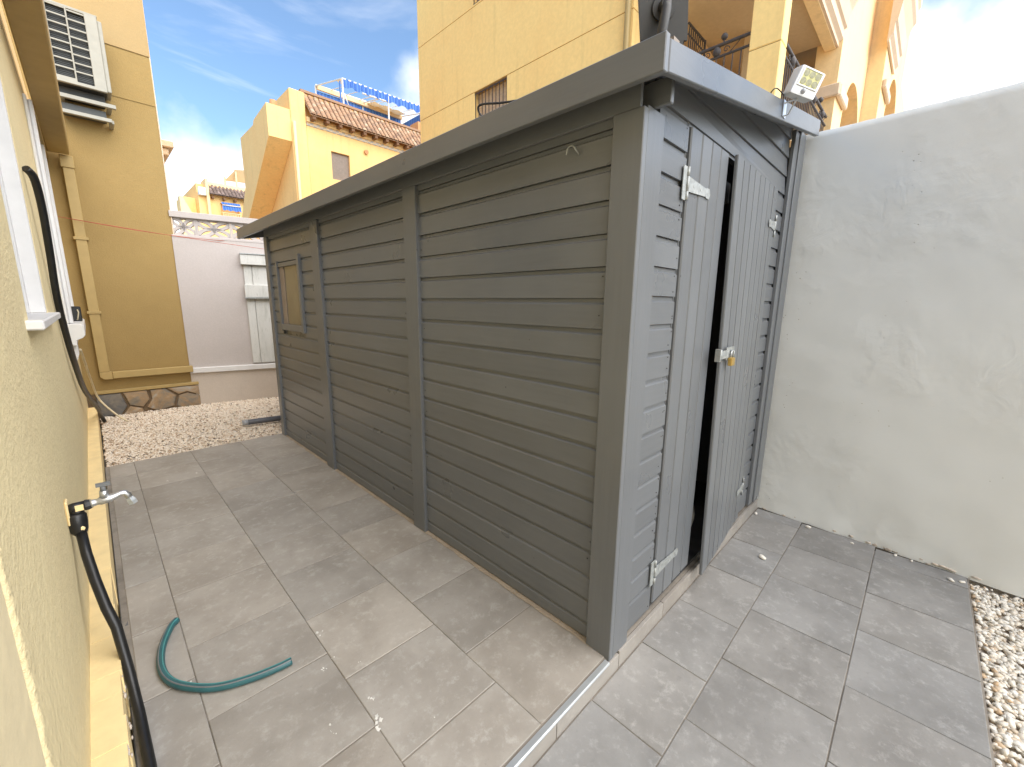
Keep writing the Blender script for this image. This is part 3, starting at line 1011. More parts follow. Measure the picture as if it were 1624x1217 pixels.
# crumbling mortar line along the foot
m = MB()
for i in range(46):
    y = random.choice((random.uniform(-0.02, -1.3), random.uniform(-0.7, -1.25)))
    x = 2.281 + 0.07 * y
    s = random.uniform(0.006, 0.018)
    k = len(m.v)
    m.ball((x + random.uniform(-.004, .006), y, -0.084 + random.uniform(0, .02)), (s * 0.5, s * random.uniform(.8, 2.2), s * 0.55), 6)
    for q in range(k, len(m.v)):
        p = Vector(m.v[q]); m.v[q] = tuple(p + Vector((0, .3, .2)) * 0.012 * mnoise.noise(p * 90))
m.build('mortar_crumb', 'base_cream', ww)['kind'] = 'stuff'
MB().box(2.268, 2.46, 0.05, 7.4, -0.1, 2.66).build('wall_run', 'yard_white', ww)

# ------------------------------------------------------------------ back wall with pierced blocks
bw = thing('boundary_wall', 'low white boundary wall topped with pierced lattice blocks at the back', 'wall', (-0.45, 6.9, 0))
ang = math.atan(-0.22)


def bwx(p):   # local: u along the wall from the house corner, v away from the yard
    return Vector((-0.46 + p.x * math.cos(ang) - p.y * math.sin(ang), 6.915 + p.x * math.sin(ang) + p.y * math.cos(ang), p.z))


L = 3.1
MB().box(-0.02, L, 0.0, 0.16, 0.555, 2.42).move(bwx).build('wall_face', 'back_white', bw)
MB().box(-0.02, L, -0.012, 0.16, -0.1, 0.475).move(bwx).build('wall_base', 'base_cream', bw)
MB().box(-0.02, L, -0.05, 0.16, 0.4755, 0.5545).move(bwx).build('trim', 'white_paint', bw, 0.006)
MB().box(-0.02, L, -0.015, 0.175, 2.690, 2.775).move(bwx).build('coping', 'back_white', bw, 0.006)
MB().box(-0.02, L, -0.005, 0.165, 2.4205, 2.455).move(bwx).build('coping', 'back_white', bw, 0.004)


def lattice(u0, uw, z0, z1):
    m = MB()
    d0, d1 = 0.03, 0.12
    e = 0.020
    m.box(u0, u0 + e, d0, d1, z0, z1); m.box(u0 + uw - e, u0 + uw, d0, d1, z0, z1)
    m.box(u0 + e, u0 + uw - e, d0, d1, z0, z0 + 0.012); m.box(u0 + e, u0 + uw - e, d0, d1, z1 - 0.012, z1)
    cu, cz, a, b = u0 + uw / 2, (z0 + z1) / 2, uw / 2 - e * 0.5, (z1 - z0) / 2 - 0.006
    t = 0.017
    N = 10
    for side in range(4):
        pin, pout = [], []
        for i in range(N + 1):
            th = math.pi * i / N
            for r, lst in ((1 - t / b, pin), (1 + t / b, pout)):
                # half circle about the middle of a side, through the centre
                q = (math.cos(th) * r, 1 - math.sin(th) * r)
                if side == 0: w = (q[0], -q[1])
                elif side == 1: w = (q[0], q[1])
                elif side == 2: w = (-q[1], q[0])
                else: w = (q[1], q[0])
                w = (max(-1, min(1, w[0])), max(-1, min(1, w[1])))
                lst.append((cu + w[0] * a, cz + w[1] * b))
        for i in range(N):
            m.prism([pin[i], pin[i + 1], pout[i + 1], pout[i]], 'y', d0 + 0.012, d1 - 0.012)
    return m.move(bwx).build('lattice_block', 'back_white', bw, merge=False)


for i in range(8):
    lattice(-0.15 + 0.42 * i if i else -0.018, 0.418 if i else 0.286, 2.456, 2.689)


def weathered():
    m, n, l, b = new_mat('weathered_white')
    v, r = rand_vec(n, l, 'Object', (3, 3, 0.5))
    a = noise(n, l, v, 4, 8, 0.7); c = noise(n, l, v, 26, 6, 0.7)
    k = mixc(n, l, maprange(n, l, a.outputs['Fac'], 0.45, 0.7, 0, 0.8), (0.60, 0.60, 0.57), (0.42, 0.43, 0.39))
    k = mixc(n, l, maprange(n, l, c.outputs['Fac'], 0.58, 0.70, 0, 0.7), k, (0.30, 0.29, 0.25))
    l.new(k, b.inputs['Base Color']); b.inputs['Roughness'].default_value = 0.7
    bump(n, l, b, c.outputs['Fac'], 0.4, 0.004)


weathered()
# weathered white meter cabinet on that wall
mc = thing('meter_cabinet', 'weathered white meter cabinet on the boundary wall beside the shed', 'cabinet', (0.5, 6.6, 0.6))
U = 0.79
MB().box(U, U + 0.105, -0.030, -0.001, 0.58, 2.08).move(bwx).build('door_panel', 'weathered_white', mc, 0.004)
MB().box(U + 0.11, U + 0.42, -0.030, -0.001, 0.58, 2.08).move(bwx).build('door_panel', 'weathered_white', mc, 0.004)
MB().box(U - 0.03, U + 0.45, -0.10, -0.001, 2.085, 2.235).move(bwx).build('hood', 'weathered_white', mc, 0.006)
MB().box(U - 0.012, U + 0.43, -0.085, -0.0305, 1.60, 1.79).move(bwx).build('ledge_box', 'weathered_white', mc, 0.006)
MB().box(U - 0.03, U + 0.45, -0.115, -0.001, 2.236, 2.252).move(bwx).build('lid', 'galvanised', mc, 0.002)
MB().box(U - 0.02, U + 0.44, -0.095, -0.03, 1.582, 1.598).move(bwx).build('lid', 'galvanised', mc, 0.002)

# ------------------------------------------------------------------ house on the left
XW = -1.600
house = thing('house', 'yellow stucco house close on the left with white window surrounds', 'house', (-2.4, 0, 0))
MB().panel('x', XW, -0.35, -7.0, 6.95, 0.0, 3.30, [(1.62, 2.76, 1.44, 2.95), (5.10, 6.22, 1.30, 3.2)]).build('wall', 'stucco_near', house)
MB().box(-9.0, XW - 0.0, -7.0, 6.93, 3.42, 3.62).build('flat_roof', 'stucco_pale', house)
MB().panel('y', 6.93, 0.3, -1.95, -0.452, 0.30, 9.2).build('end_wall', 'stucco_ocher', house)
MB().box(-9, -0.452, 7.24, 14.0, 0.0, 9.2).build('rear_wing', 'stucco_sun', house)
MB().box(-9.0, XW - 0.0, -6.98, 6.92, 3.305, 3.415).build('eave_soffit', 'paint_yellow', house)
m = MB()
m.tube([(XW + 0.005 + random.uniform(-.001, .001), 0.216 + random.uniform(-.002, .002), 0.20 + 0.022 * i) for i in range(90)], [random.uniform(.0115, .0140) for i in range(90)], 8)
m.build('render_ridge', 'stucco_near', house)
MB().box(XW - 0.02, XW + 0.012, -3.2, 0.205, 0.02, 3.30).build('pilaster', 'paint_cream', house, 0.006)
MB().box(-0.462, -0.449, 6.921, 6.99, 0.62, 9.19).build('corner_bead', 'cornice_peach', house, 0.003)
# raised joint lines on the end wall
for z in (4.62, 3.93):
    pass
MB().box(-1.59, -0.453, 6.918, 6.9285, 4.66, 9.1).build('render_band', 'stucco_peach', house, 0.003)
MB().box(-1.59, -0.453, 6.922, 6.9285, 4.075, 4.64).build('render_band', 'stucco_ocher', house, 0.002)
# plinth ledge along the wall
pl = MB()
ys = [-3.2, 0.5] + [0.55 + 0.12 * i for i in range(10)] + [2.0, 3.6, 5.2, 6.55]
for a, b in zip(ys, ys[1:]):
    x1 = -1.519 + (random.uniform(-.004, .003) if 0.5 < a < 1.8 else 0)
    pl.box(XW + 0.0005, x1, a, b - 0.0004, -0.09, 0.20 + random.uniform(-.001, .001))
pl.build('plinth', 'ledge_yellow', house, merge=False)
m = MB()
for i in range(60):
    y = random.uniform(0.2, 1.3)
    s = random.uniform(0.004, 0.011)
    m.ball((-1.517 + random.uniform(-.004, .003), y, random.uniform(0.03, 0.19)), (s * .5, s * 1.2, s), 6)
m.build('loose_render', 'base_cream', house)['kind'] = 'stuff'
# stone plinth and trim on the end wall
MB().box(-1.515, -0.402, 6.872, 6.93, 0.300, 0.345).build('trim', 'paint_yellow', house, 0.006)
MB().box(-1.95, -0.395, 6.90, 7.2, -0.1, 0.298).build('plinth_mortar', 'mortar_brown', house)
st = [[(-1.52, .0), (-1.30, -.02), (-1.22, .10), (-1.27, .295), (-1.52, .295)],
      [(-1.25, .295), (-1.20, .11), (-1.06, .06), (-0.98, .16), (-1.00, .295)],
      [(-1.28, -.02), (-1.05, -.03), (-1.07, .05), (-1.20, .10)],
      [(-1.03, .05), (-0.92, -.02), (-0.72, .02), (-0.68, .17), (-0.80, .295), (-0.97, .295), (-0.96, .16)],
      [(-0.70, .02), (-0.62, -.03), (-0.40, -.02), (-0.40, .13), (-0.55, .20), (-0.66, .17)],
      [(-0.78, .295), (-0.66, .185), (-0.55, .215), (-0.40, .145), (-0.40, .295)]]
for poly in st:
    cu = sum(p[0] for p in poly) / len(poly); cz = sum(p[1] for p in poly) / len(poly)
    d = random.uniform(0.02, 0.04)
    fr = [(u + (cu - u) * 0.08, 6.90 - d * 0.8, z + (cz - z) * 0.08) for u, z in poly]
    bk = [(u + (cu - u) * 0.0, 6.905, z + (cz - z) * 0.0) for u, z in poly]
    n = len(poly)
    m = MB().add(fr + bk + [(cu, 6.90 - d - 0.006, cz)], [(i, (i + 1) % n, 2 * n) for i in range(n)] + [(i, n + i, n + (i + 1) % n, (i + 1) % n) for i in range(n)])
    m.build('stone', 'fieldstone', house)
# box gutter under the eave, leaning out towards the corner
gut = MB()
gut.hexa([(XW + .001, -3.0, 3.30), (-1.46, -3.0, 3.30), (-1.46, -3.0, 3.42), (XW + .001, -3.0, 3.42)],
         [(-1.545, 6.80, 3.24), (-1.362, 6.80, 3.24), (-1.352, 6.80, 3.36), (-1.545, 6.80, 3.36)])
gut.build('gutter', 'paint_yellow', house, 0.008)
MB().box(-1.585, -1.5455, 5.2, 6.9, 3.18, 3.30).build('gutter_bracket', 'paint_yellow', house, 0.004)
# square downpipe on the end wall and its run along the foot
MB().box(-1.455, -1.335, 6.815, 6.917, 3.10, 3.239).build('downpipe_head', 'paint_yellow', house, 0.006)
dp = MB().hexa([(-1.440, 6.828, 0.60), (-1.340, 6.828, 0.60), (-1.340, 6.828, 3.10), (-1.440, 6.828, 3.10)],
               [(-1.440, 6.916, 0.60), (-1.340, 6.916, 0.60), (-1.340, 6.916, 3.10), (-1.440, 6.916, 3.10)])
dp.build('downpipe', 'paint_yellow', house, 0.005)
for z in (1.36, 2.27):
    MB().box(-1.456, -1.322, 6.815, 6.921, z, z + 0.035).build('pipe_clip', 'paint_yellow', house, 0.003)
m = MB()
m.prism([(-1.44, 0.598), (-1.44, 0.535), (-1.40, 0.498), (-1.32, 0.498), (-1.32, 0.598)], 'y', 6.826, 6.916)
m.build('pipe_elbow', 'paint_yellow', house, 0.004)
MB().box(-1.318, -0.452, 6.832, 6.912, 0.503, 0.592).build('downpipe', 'paint_yellow', house, 0.005)

# first window: white jamb, pane, sill
w1 = MB().box(XW - 0.105, XW - 0.095, 1.63, 2.68, 1.45, 2.94).build('window', 'window_glass', house)
MB().box(XW - 0.11, XW - 0.002, 2.700, 2.7595, 1.4705, 2.95).build('jamb', 'white_paint', w1, 0.004)
MB().box(XW - 0.094, XW - 0.06, 2.63, 2.699, 1.4705, 2.95).build('window_frame', 'white_paint', w1, 0.004)
MB().box(XW - 0.20, XW + 0.045, 1.50, 2.86, 1.435, 1.470).build('sill', 'white_paint', w1, 0.005)
MB().box(XW - 0.12, XW - 0.108, 1.60, 2.78, 1.40, 3.0).build('blind', 'canvas_white', w1)
# second window further along: moulded white surround and corbelled sill
w2 = MB().box(XW - 0.16, XW - 0.12, 5.10, 6.22, 1.30, 3.2).build('window', 'window_glass', house)
m = MB()
m.box(XW + .0005, XW + 0.022, 4.80, 5.10, 1.32, 3.22); m.box(XW + 0.0225, XW + 0.050, 4.92, 5.06, 1.32, 3.22)
m.build('surround', 'white_paint', w2, 0.006)
m = MB()
m.box(XW + .0005, XW + 0.022, 6.22, 6.5, 1.32, 3.22); m.box(XW + 0.0225, XW + 0.050, 6.26, 6.40, 1.32, 3.22)
m.build('surround', 'white_paint', w2, 0.006)
m = MB()
m.prism([(XW + .0005, 1.12), (XW + 0.05, 1.12), (XW + 0.055, 1.17), (XW + 0.095, 1.19), (XW + 0.115, 1.215), (XW + 0.115, 1.30), (XW + 0.095, 1.318), (XW - 0.12, 1.318), (XW - .12, 1.3), (XW + .0005, 1.3)], 'y', 4.78, 6.55)
m.build('sill', 'white_paint', w2, 0.004)
m = MB()
m.prism([(XW + .0005, 0.95), (XW + 0.03, 0.97), (XW + 0.05, 1.03), (XW + 0.05, 1.119), (XW + .0005, 1.119)], 'y', 4.86, 5.05)
m.build('corbel', 'white_paint', w2, 0.004)

jb = thing('junction_box', 'small black box with a loose wire on the white window sill', 'junction box', (-1.52, 5.6, 1.32))
MB().box(-1.575, -1.492, 5.50, 5.60, 1.319, 1.470).build('casing', 'black_plastic', jb, 0.006)
MB().tube([(-1.53, 5.497, 1.33), (-1.52, 5.490, 1.37), (-1.512, 5.490, 1.41), (-1.518, 5.492, 1.44)], 0.006, 6).build('wire', 'cream_cable', jb)

# ------------------------------------------------------------------ air conditioner on the end wall
ac = thing('air_conditioner', 'beige outdoor air conditioner unit high on the ocher end wall', 'air conditioner', (-1.15, 6.7, 3.9))
m = MB()
m.panel('y', 6.55, 0.045, -1.405, -0.945, 3.97, 4.76, [(-1.352, -1.205, 4.035, 4.745), (-1.190, -1.050, 4.005, 4.745)])
m.build('front_panel', 'cream_metal', ac, 0.004)
MB().box(-1.40, -0.95, 6.60, 6.86, 3.972, 4.755).build('casing', 'dark_void', ac)
MB().box(-0.9495, -0.905, 6.57, 6.88, 3.985, 4.735).build('side_panel', 'cream_metal', ac, 0.012, 2)
MB().box(-1.41, -0.94, 6.553, 6.87, 4.757, 4.775).build('top_panel', 'cream_metal', ac, 0.004)
for cx, cw in ((-1.2785, 0.147), (-1.120, 0.140)):
    for i in range(8):
        z = 4.12 + i * 0.088 - (0.012 if cx > -1.2 else 0)
        if z < 4.74:
            MB().box(cx - cw / 2, cx + cw / 2, 6.552, 6.566, z, z + 0.014).build('grille_bar', 'cream_metal', ac)
    m = MB()
    for i in range(40):
        z = 4.04 + i * 0.0175
        m.box(cx - cw / 2, cx + cw / 2, 6.585, 6.589, z, z + 0.006)
    m.build('fin', 'grille_dark', ac)
MB().box(-0.948, -0.940, 6.60, 6.66, 4.47, 4.50).build('handle', 'grille_dark', ac)
MB().box(-0.948, -0.940, 6.60, 6.66, 4.24, 4.27).build('handle', 'grille_dark', ac)
MB().box(-1.40, -0.885, 6.62, 6.67, 3.83, 3.873).build('bracket', 'cream_metal', ac, 0.003)
MB().box(-1.40, -0.94, 6.62, 6.67, 3.665, 3.705).build('bracket', 'cream_metal', ac, 0.003)
MB().box(-1.36, -1.32, 6.672, 6.918, 3.835, 3.873).build('bracket', 'cream_metal', ac, 0.003)
MB().box(-0.96, -0.92, 6.672, 6.918, 3.835, 3.873).build('bracket', 'cream_metal', ac, 0.003)
MB().box(-0.96, -0.92, 6.672, 6.918, 3.665, 3.705).build('bracket', 'cream_metal', ac, 0.003)
MB().box(-1.36, -0.97, 6.70, 6.90, 3.88, 3.966).build('base_tray', 'dark_void', ac)
MB().box(-1.36, -0.98, 6.72, 6.90, 3.71, 3.80).build('base_tray', 'grille_dark', ac)

# ------------------------------------------------------------------ tap with its black feed pipe
tap = thing('garden_tap', 'metal garden tap with a black feed pipe on the yellow wall', 'tap', (-1.55, 1.54, 0.6))
yt = 1.54
m = MB(); m.box(XW + 0.0005, XW + 0.009, yt - 0.028, yt + 0.028, 0.660, 0.760); m.build('flange', 'ledge_yellow', tap, 0.003)
m = MB()
m.tube([(XW + 0.009, yt, 0.722), (-1.578, yt, 0.723), (-1.545, yt, 0.723)], [0.018, 0.020, 0.020], 12)
m.tube([(-1.569, yt, 0.720), (-1.571, yt, 0.690)], [0.019, 0.022], 12)
m.build('tee_fitting', 'black_plastic', tap)
m = MB(); m.tube([(-1.574, yt - .002, 0.700), (-1.575, yt - .002, 0.690), (-1.575, yt - .004, 0.655), (-1.572, yt - .012, 0.625), (-1.568, yt - .02, 0.612)], [0.024, 0.031, 0.031, 0.026, 0.017], 12)
m.build('compression_nut', 'black_plastic', tap)
m = MB()
m.box(-1.573, -1.549, yt - .0215, yt - .0185, 0.712, 0.736)
m.ball((-1.566, yt - .028, 0.638), (0.012, 0.007, 0.016), 8)
m.build('paint_smear', 'ledge_yellow', tap)
m = MB()
m.tube([(-1.545, yt, 0.723), (-1.538, yt, 0.723), (-1.528, yt, 0.724)], [0.023, 0.023, 0.020], 8, smooth=False)
m.build('collar', 'rust_black', tap)
m = MB()
m.tube([(-1.528, yt, 0.724), (-1.520, yt, 0.725), (-1.508, yt, 0.725), (-1.500, yt, 0.726), (-1.470, yt, 0.729), (-1.455, yt, 0.733), (-1.437, yt, 0.739), (-1.425, yt, 0.738), (-1.417, yt, 0.728), (-1.411, yt, 0.712)], [0.020, 0.014, 0.013, 0.017, 0.017, 0.013, 0.012, 0.012, 0.012, 0.012], 14)
m.tube([(-1.486, yt, 0.738), (-1.486, yt, 0.768)], [0.015, 0.013], 12)
m.build('spout', 'steel', tap)
m = MB(); m.tube([(-1.412, yt, 0.714), (-1.407, yt, 0.700), (-1.402, yt, 0.684)], [0.0135, 0.0165, 0.0165], 6, smooth=False); m.build('nozzle', 'aluminium', tap)
m = MB()
m.tube([(-1.486, yt, 0.766), (-1.486, yt, 0.790)], [0.010, 0.009], 10)
m.box(-1.506, -1.462, yt - .010, yt + .010, 0.789, 0.801)
m.build('handle', 'hose_grey', tap)
m = MB()
m.tube([(-1.569, yt - .02, 0.622), (-1.563, 1.46, 0.55), (-1.548, 1.36, 0.475), (-1.530, 1.28, 0.392), (-1.512, 1.236, 0.325), (-1.500, 1.205, 0.15), (-1.489, 1.06, 0.05), (-1.481, 0.83, 0.024), (-1.482, 0.4, 0.020), (-1.485, 0.06, 0.018)], [0.0165] * 10, 12)
m.build('feed_pipe', 'black_plastic', tap)


def smooth_path(pts, sub=6):
    out = []
    P = [Vector(p) for p in pts]
    P = [2 * P[0] - P[1]] + P + [2 * P[-1] - P[-2]]
    for i in range(1, len(P) - 2):
        for k in range(sub):
            t = k / sub
            a, b, c, d = P[i - 1], P[i], P[i + 1], P[i + 2]
            out.append(0.5 * ((2 * b) + (c - a) * t + (2 * a - 5 * b + 4 * c - d) * t * t + (3 * b - a - 3 * c + d) * t ** 3))
    out.append(P[-2])
    return out


# offcut of hose on the tiles
hp = [(-1.322, 1.600), (-1.352, 1.560), (-1.394, 1.435), (-1.408, 1.302), (-1.386, 1.190), (-1.325, 1.094), (-1.25, 1.026), (-1.15, 0.983), (-1.06, 0.962), (-1.006, 0.958)]
hose = thing('hose_offcut', 'curved teal garden hose offcut lying on the grey tiles', 'hose', (-1.25, 1.2, 0.0))
MB().tube(smooth_path([(x, y, 0.0165) for x, y in hp]), 0.0150, 14).build('tube', 'teal_hose', hose)
m = MB()
path = smooth_path([(x, y, 0.0168) for x, y in hp])
for i, off in ((0, 0.55), (1, -0.5)):
    q = []
    for k, p in enumerate(path):
        t = (path[min(k + 1, len(path) - 1)] - path[max(k - 1, 0)]).normalized()
        s = Vector((-t.y, t.x, 0))
        q.append(p + (s * math.sin(off) + Vector((0, 0, math.cos(off)))) * 0.0133)
    MB().tube(q, 0.0032, 6).build('stripe', 'hose_stripe' if i == 0 else 'hose_grey', hose)

# cables on the house wall
m = MB()
cb = smooth_path([(-1.585, 2.97, 2.275), (-1.561, 3.02, 2.235), (-1.556, 3.15, 2.092), (-1.564, 3.3, 1.844), (-1.576, 3.45, 1.565), (-1.574, 3.7, 1.293), (-1.568, 4.1, 1.014), (-1.556, 4.8, 0.691), (-1.502, 5.75, 0.33), (-1.49, 6.3, 0.14), (-1.47, 6.45, 0.02)], 5)
m.tube(cb, 0.020, 10)
tag(m.build('black_cable', 'black_plastic'), 'thick black cable running down the yellow wall to the gravel', 'cable')
m = MB(); m.tube(smooth_path([(-1.545, 5.2, 1.05), (-1.535, 5.6, 0.874), (-1.522, 6.2, 0.60), (-1.485, 6.5, 0.31), (-1.36, 6.35, 0.12), (-1.26, 6.25, 0.02)], 6), 0.011, 8)
tag(m.build('cream_cable', 'cream_cable'), 'thin cream cable curving from the wall onto the gravel', 'cable')
for dz, lab in ((0.0, 'lower thin red cord strung across to the boundary wall'), (0.055, 'upper thin red cord strung across to the boundary wall')):
    z1 = 2.30 if dz == 0 else 2.43
    m = MB()
    pts = []
    for i in range(13):
        s = i / 12
        pts.append((-1.555 + 2.15 * s, 6.79 - 0.45 * s * (0 if dz else 1), 2.515 + (z1 - 2.515) * s - 0.05 * math.sin(math.pi * s) * (1 if dz else .3)))
    m.tube(pts, 0.0032, 5)
    tag(m.build('red_cord', 'red_cord'), lab, 'cord', 'red cords across the corner')

# pole on the gravel behind the shed
m = MB(); m.tube([(-0.25, 5.09, 0.050), (-0.235, 5.087, 0.050), (0.75, 4.93, 0.052)], [0.034, 0.034, 0.034], 14)
tp = thing('grey_pole', 'dark grey pole lying on the gravel, sticking out behind the shed', 'pole', (0.25, 5.0, 0.02))
m.build('tube', 'grey_pole', tp)
m = MB(); m.tube([(-0.262, 5.092, 0.050), (-0.20, 5.082, 0.050)], 0.0365, 14); m.build('end_cap', 'sensor_grey', tp)

# white paint splashes on the tiles, stray pebbles, leaf litter
m = MB()
for (x, y, s) in [(-0.853, 1.059, .020), (-0.867, 0.871, .010), (-0.92, 0.833, .013), (-0.794, 0.767, .008), (-0.856, 0.472, .035), (-0.875, 0.44, .02), (-0.837, 0.561, .016), (-0.996, 0.577, .009), (-0.996, 0.535, .007), (-1.0, 0.55, .006), (-0.926, 3.752, .020), (-0.05, 0.946, .008), (-1.08, 1.5, .006), (-0.70, 0.33, .009), (-1.14, 3.7, .012), (-1.33, 1.16, .01), (-0.52, 2.1, .006)]:
    for q in range(5 if s > .011 else 2):
        n = 9
        a0 = random.uniform(0, 6)
        cx, cy = x + random.gauss(0, s * .45), y + random.gauss(0, s * .6)
        r = s * random.uniform(.16, .55)
        el, th = random.uniform(.35, .9), random.uniform(0.6, 1.9)
        ring = []
        for i in range(n):
            t_ = a0 + 6.283 * i / n
            k = r * random.uniform(.55, 1.3)
            u, w_ = k * math.cos(t_), k * el * math.sin(t_)
            ring.append((cx + u * math.cos(th) - w_ * math.sin(th), cy + u * math.sin(th) + w_ * math.cos(th), 0.0016 + .0001 * q))
        m.add(ring + [(cx, cy, 0.0020 + .0001 * q)], [(i, (i + 1) % n, n) for i in range(n)])
tag(m.build('paint_splash', 'paint_splash', merge=False), 'splashes of white paint on the upper tiles', 'paint splashes', kind='stuff')
peb = [(1.496, -0.237, .026, 'cream pebble lying on a tile in front of the right door'), (2.130, -0.033, .018, 'white pebble in the corner of the shed and the white wall'),
       (2.185, -0.372, .020, 'white pebble at the foot of the white wall, nearest the shed corner'), (2.155, -0.635, .011, 'smallest white pebble midway along the foot of the white wall'),
       (2.178, -0.86, .013, 'left of two pebbles close together at the wall foot'), (2.172, -0.94, .012, 'right of two pebbles close together at the wall foot'),
       (2.075, -1.115, .020, 'tan pebble on the outermost tile near the gravel'), (2.10, -1.165, .016, 'white pebble on the tile edge next to the gravel')]
for i, (x, y, s, lab) in enumerate(peb):
    m = MB(); m.ball((0, 0, 0), 1, 10)
    ph = random.uniform(0, 6)
    m.v = [tuple(Vector(p) * (1 + 0.25 * mnoise.noise(Vector(p) * 1.7 + Vector((i * 7, 0, 0))))) for p in m.v]
    m.move(lambda p: Vector((x + s * (p.x * math.cos(ph) - .6 * p.y * math.sin(ph)), y + s * (p.x * math.sin(ph) + .6 * p.y * math.cos(ph)), ZL + s * 0.42 + p.z * s * 0.45)))
    tag(m.build('pebble', 'gravel_near'), lab, 'pebble', 'stray pebbles on the lower tiles')
m = MB()
for i in range(46):
    if i < 26:
        x, y = random.uniform(-0.9, 0.1), random.uniform(4.75, 6.4)
    else:
        x, y = random.uniform(-1.48, 0.0), random.uniform(4.52, 4.62)
    s = random.uniform(0.012, 0.03); a = random.uniform(0, 6)
    z = 0.012 + random.uniform(-.004, .006)
    m.add([(x + s * math.cos(a), y + s * math.sin(a), z), (x - .4 * s * math.sin(a), y + .4 * s * math.cos(a), z + .006), (x - s * math.cos(a), y - s * math.sin(a), z), (x + .4 * s * math.sin(a), y - .4 * s * math.cos(a), z + .005)], [(0, 1, 2, 3)])
tag(m.build('leaf_litter', 'leaf_litter', merge=False), 'dark dead leaves scattered on the gravel', 'leaf litter', kind='stuff')

# ------------------------------------------------------------------ solar floodlight on the fascia
fl = thing('floodlight', 'white six lamp solar floodlight bracketed to the front fascia', 'floodlight', (1.21, -0.116, 2.54))
A = [Vector(p) for p in [(1.177, -0.186, 2.717), (1.248, -0.272, 2.667), (1.186, -0.244, 2.539), (1.112, -0.157, 2.58)]]
B = [Vector(p) for p in [(1.240, -0.128, 2.738), (1.317, -0.219, 2.689), (1.254, -0.189, 2.560), (1.181, -0.104, 2.604)]]
MB().hexa(A, B).build('housing', 'white_plastic', fl, 0.010, 2)


def onf(u, v, d=0.0):
    """point on the lamp's front: u across, v down, d out of the face"""
    p = A[0] * (1 - u) * (1 - v) + A[1] * u * (1 - v) + A[2] * u * v + A[3] * (1 - u) * v
    nrm = (A[1] - A[0]).cross(A[3] - A[0]).normalized()
    if nrm.dot(B[0] - A[0]) > 0:
        nrm = -nrm
    return p + nrm * d


lens = MB().hexa([onf(.15, .10, .002), onf(.87, .10, .002), onf(.87, .66, .002), onf(.15, .66, .002)],
                 [onf(.15, .10, -.004), onf(.87, .10, -.004), onf(.87, .66, -.004), onf(.15, .66, -.004)]).build('lens_panel', 'led_yellow', fl)
m = MB()
for a, b, c, d in ((.10, .91, .06, .10), (.10, .91, .66, .70)):
    m.hexa([onf(a, c, .004), onf(b, c, .004), onf(b, d, .004), onf(a, d, .004)], [onf(a, c, -.003), onf(b, c, -.003), onf(b, d, -.003), onf(a, d, -.003)])
for a, b, c, d in ((.10, .148, .10, .66), (.872, .91, .10, .66)):
    m.hexa([onf(a, c, .004), onf(b, c, .004), onf(b, d, .004), onf(a, d, .004)], [onf(a, c, -.003), onf(b, c, -.003), onf(b, d, -.003), onf(a, d, -.003)])
m.build('bezel', 'white_plastic', fl)
for iy in range(2):
    for ix in range(3):
        cu, cv = .27 + .24 * ix, .235 + .28 * iy
        m = MB()
        N = 16
        rim = [onf(cu + .108 * math.cos(6.2832 * i / N), cv + .118 * math.sin(6.2832 * i / N), .0032) for i in range(N)]
        mid = [onf(cu + .06 * math.cos(6.2832 * i / N), cv + .066 * math.sin(6.2832 * i / N), .0026) for i in range(N)]
        m.add(rim + mid + [onf(cu, cv, .0050)], [(i, (i + 1) % N, N + (i + 1) % N, N + i) for i in range(N)] + [(N + i, N + (i + 1) % N, 2 * N) for i in range(N)], True)
        m.build('lamp', 'led_cup', fl)
m = MB(); c = onf(.46, .83, .001)
N = 14
rim = [onf(.46 + .10 * math.cos(6.2832 * i / N), .83 + .10 * math.sin(6.2832 * i / N), .001) for i in range(N)]
top_ = [onf(.46 + .07 * math.cos(6.2832 * i / N), .83 + .07 * math.sin(6.2832 * i / N), .010) for i in range(N)]
m.add(rim + top_ + [onf(.46, .83, .013)], [(i, (i + 1) % N, N + (i + 1) % N, N + i) for i in range(N)] + [(N + i, N + (i + 1) % N, 2 * N) for i in range(N)], True)
m.build('sensor', 'sensor_grey', fl)
m = MB()
m.box(1.185, 1.240, -0.1185, -0.1145, 2.508, 2.585)
bot = (A[2] + A[3] + B[2] + B[3]) / 4
m.tube([(1.215, -0.118, 2.575), (1.215, -0.15, 2.578), bot + Vector((0, 0, -.004))], 0.0042, 8)
m.tube([(1.215, -0.118, 2.515), (1.215, -0.135, 2.517), bot + Vector((0, 0, -.004))], 0.0042, 8)
m.build('bracket', 'aluminium', fl, merge=False)
m = MB(); m.tube(smooth_path([(1.18, -0.115, 2.60), (1.10, -0.10, 2.61), (1.09, -0.08, 2.595), (1.17, -0.05, 2.60)]), 0.003, 6)
m.build('cable', 'rust_black', fl)

# solar panel at the near corner of the roof, seen from behind
sp = thing('solar_panel', 'dark solar panel seen from behind on the shed roof corner', 'solar panel', (0.24, 0.09, 2.42))
Q = [Vector(p) for p in [(0.187, 0.177, 2.840), (0.326, 0.037, 2.843), (0.391, 0.048, 2.575), (0.261, 0.179, 2.573)]]
nr = (Q[1] - Q[0]).cross(Q[3] - Q[0]).normalized()
if nr.dot(Vector((1, 1, 0.5))) < 0:
    nr = -nr
m = MB().hexa(Q, [q + nr * 0.016 for q in Q])
o = m.build('panel_case', 'panel_back', sp)
bm = bmesh.new(); bm.from_mesh(o.data)
es = [e for e in bm.edges if abs((e.verts[0].co - e.verts[1].co).normalized().dot(nr)) > 0.9]
bmesh.ops.bevel(bm, geom=es, offset=0.016, segments=4, affect='EDGES')
bm.to_mesh(o.data); bm.free()
c0 = sum(Q, Vector()) / 4
e = 0.93
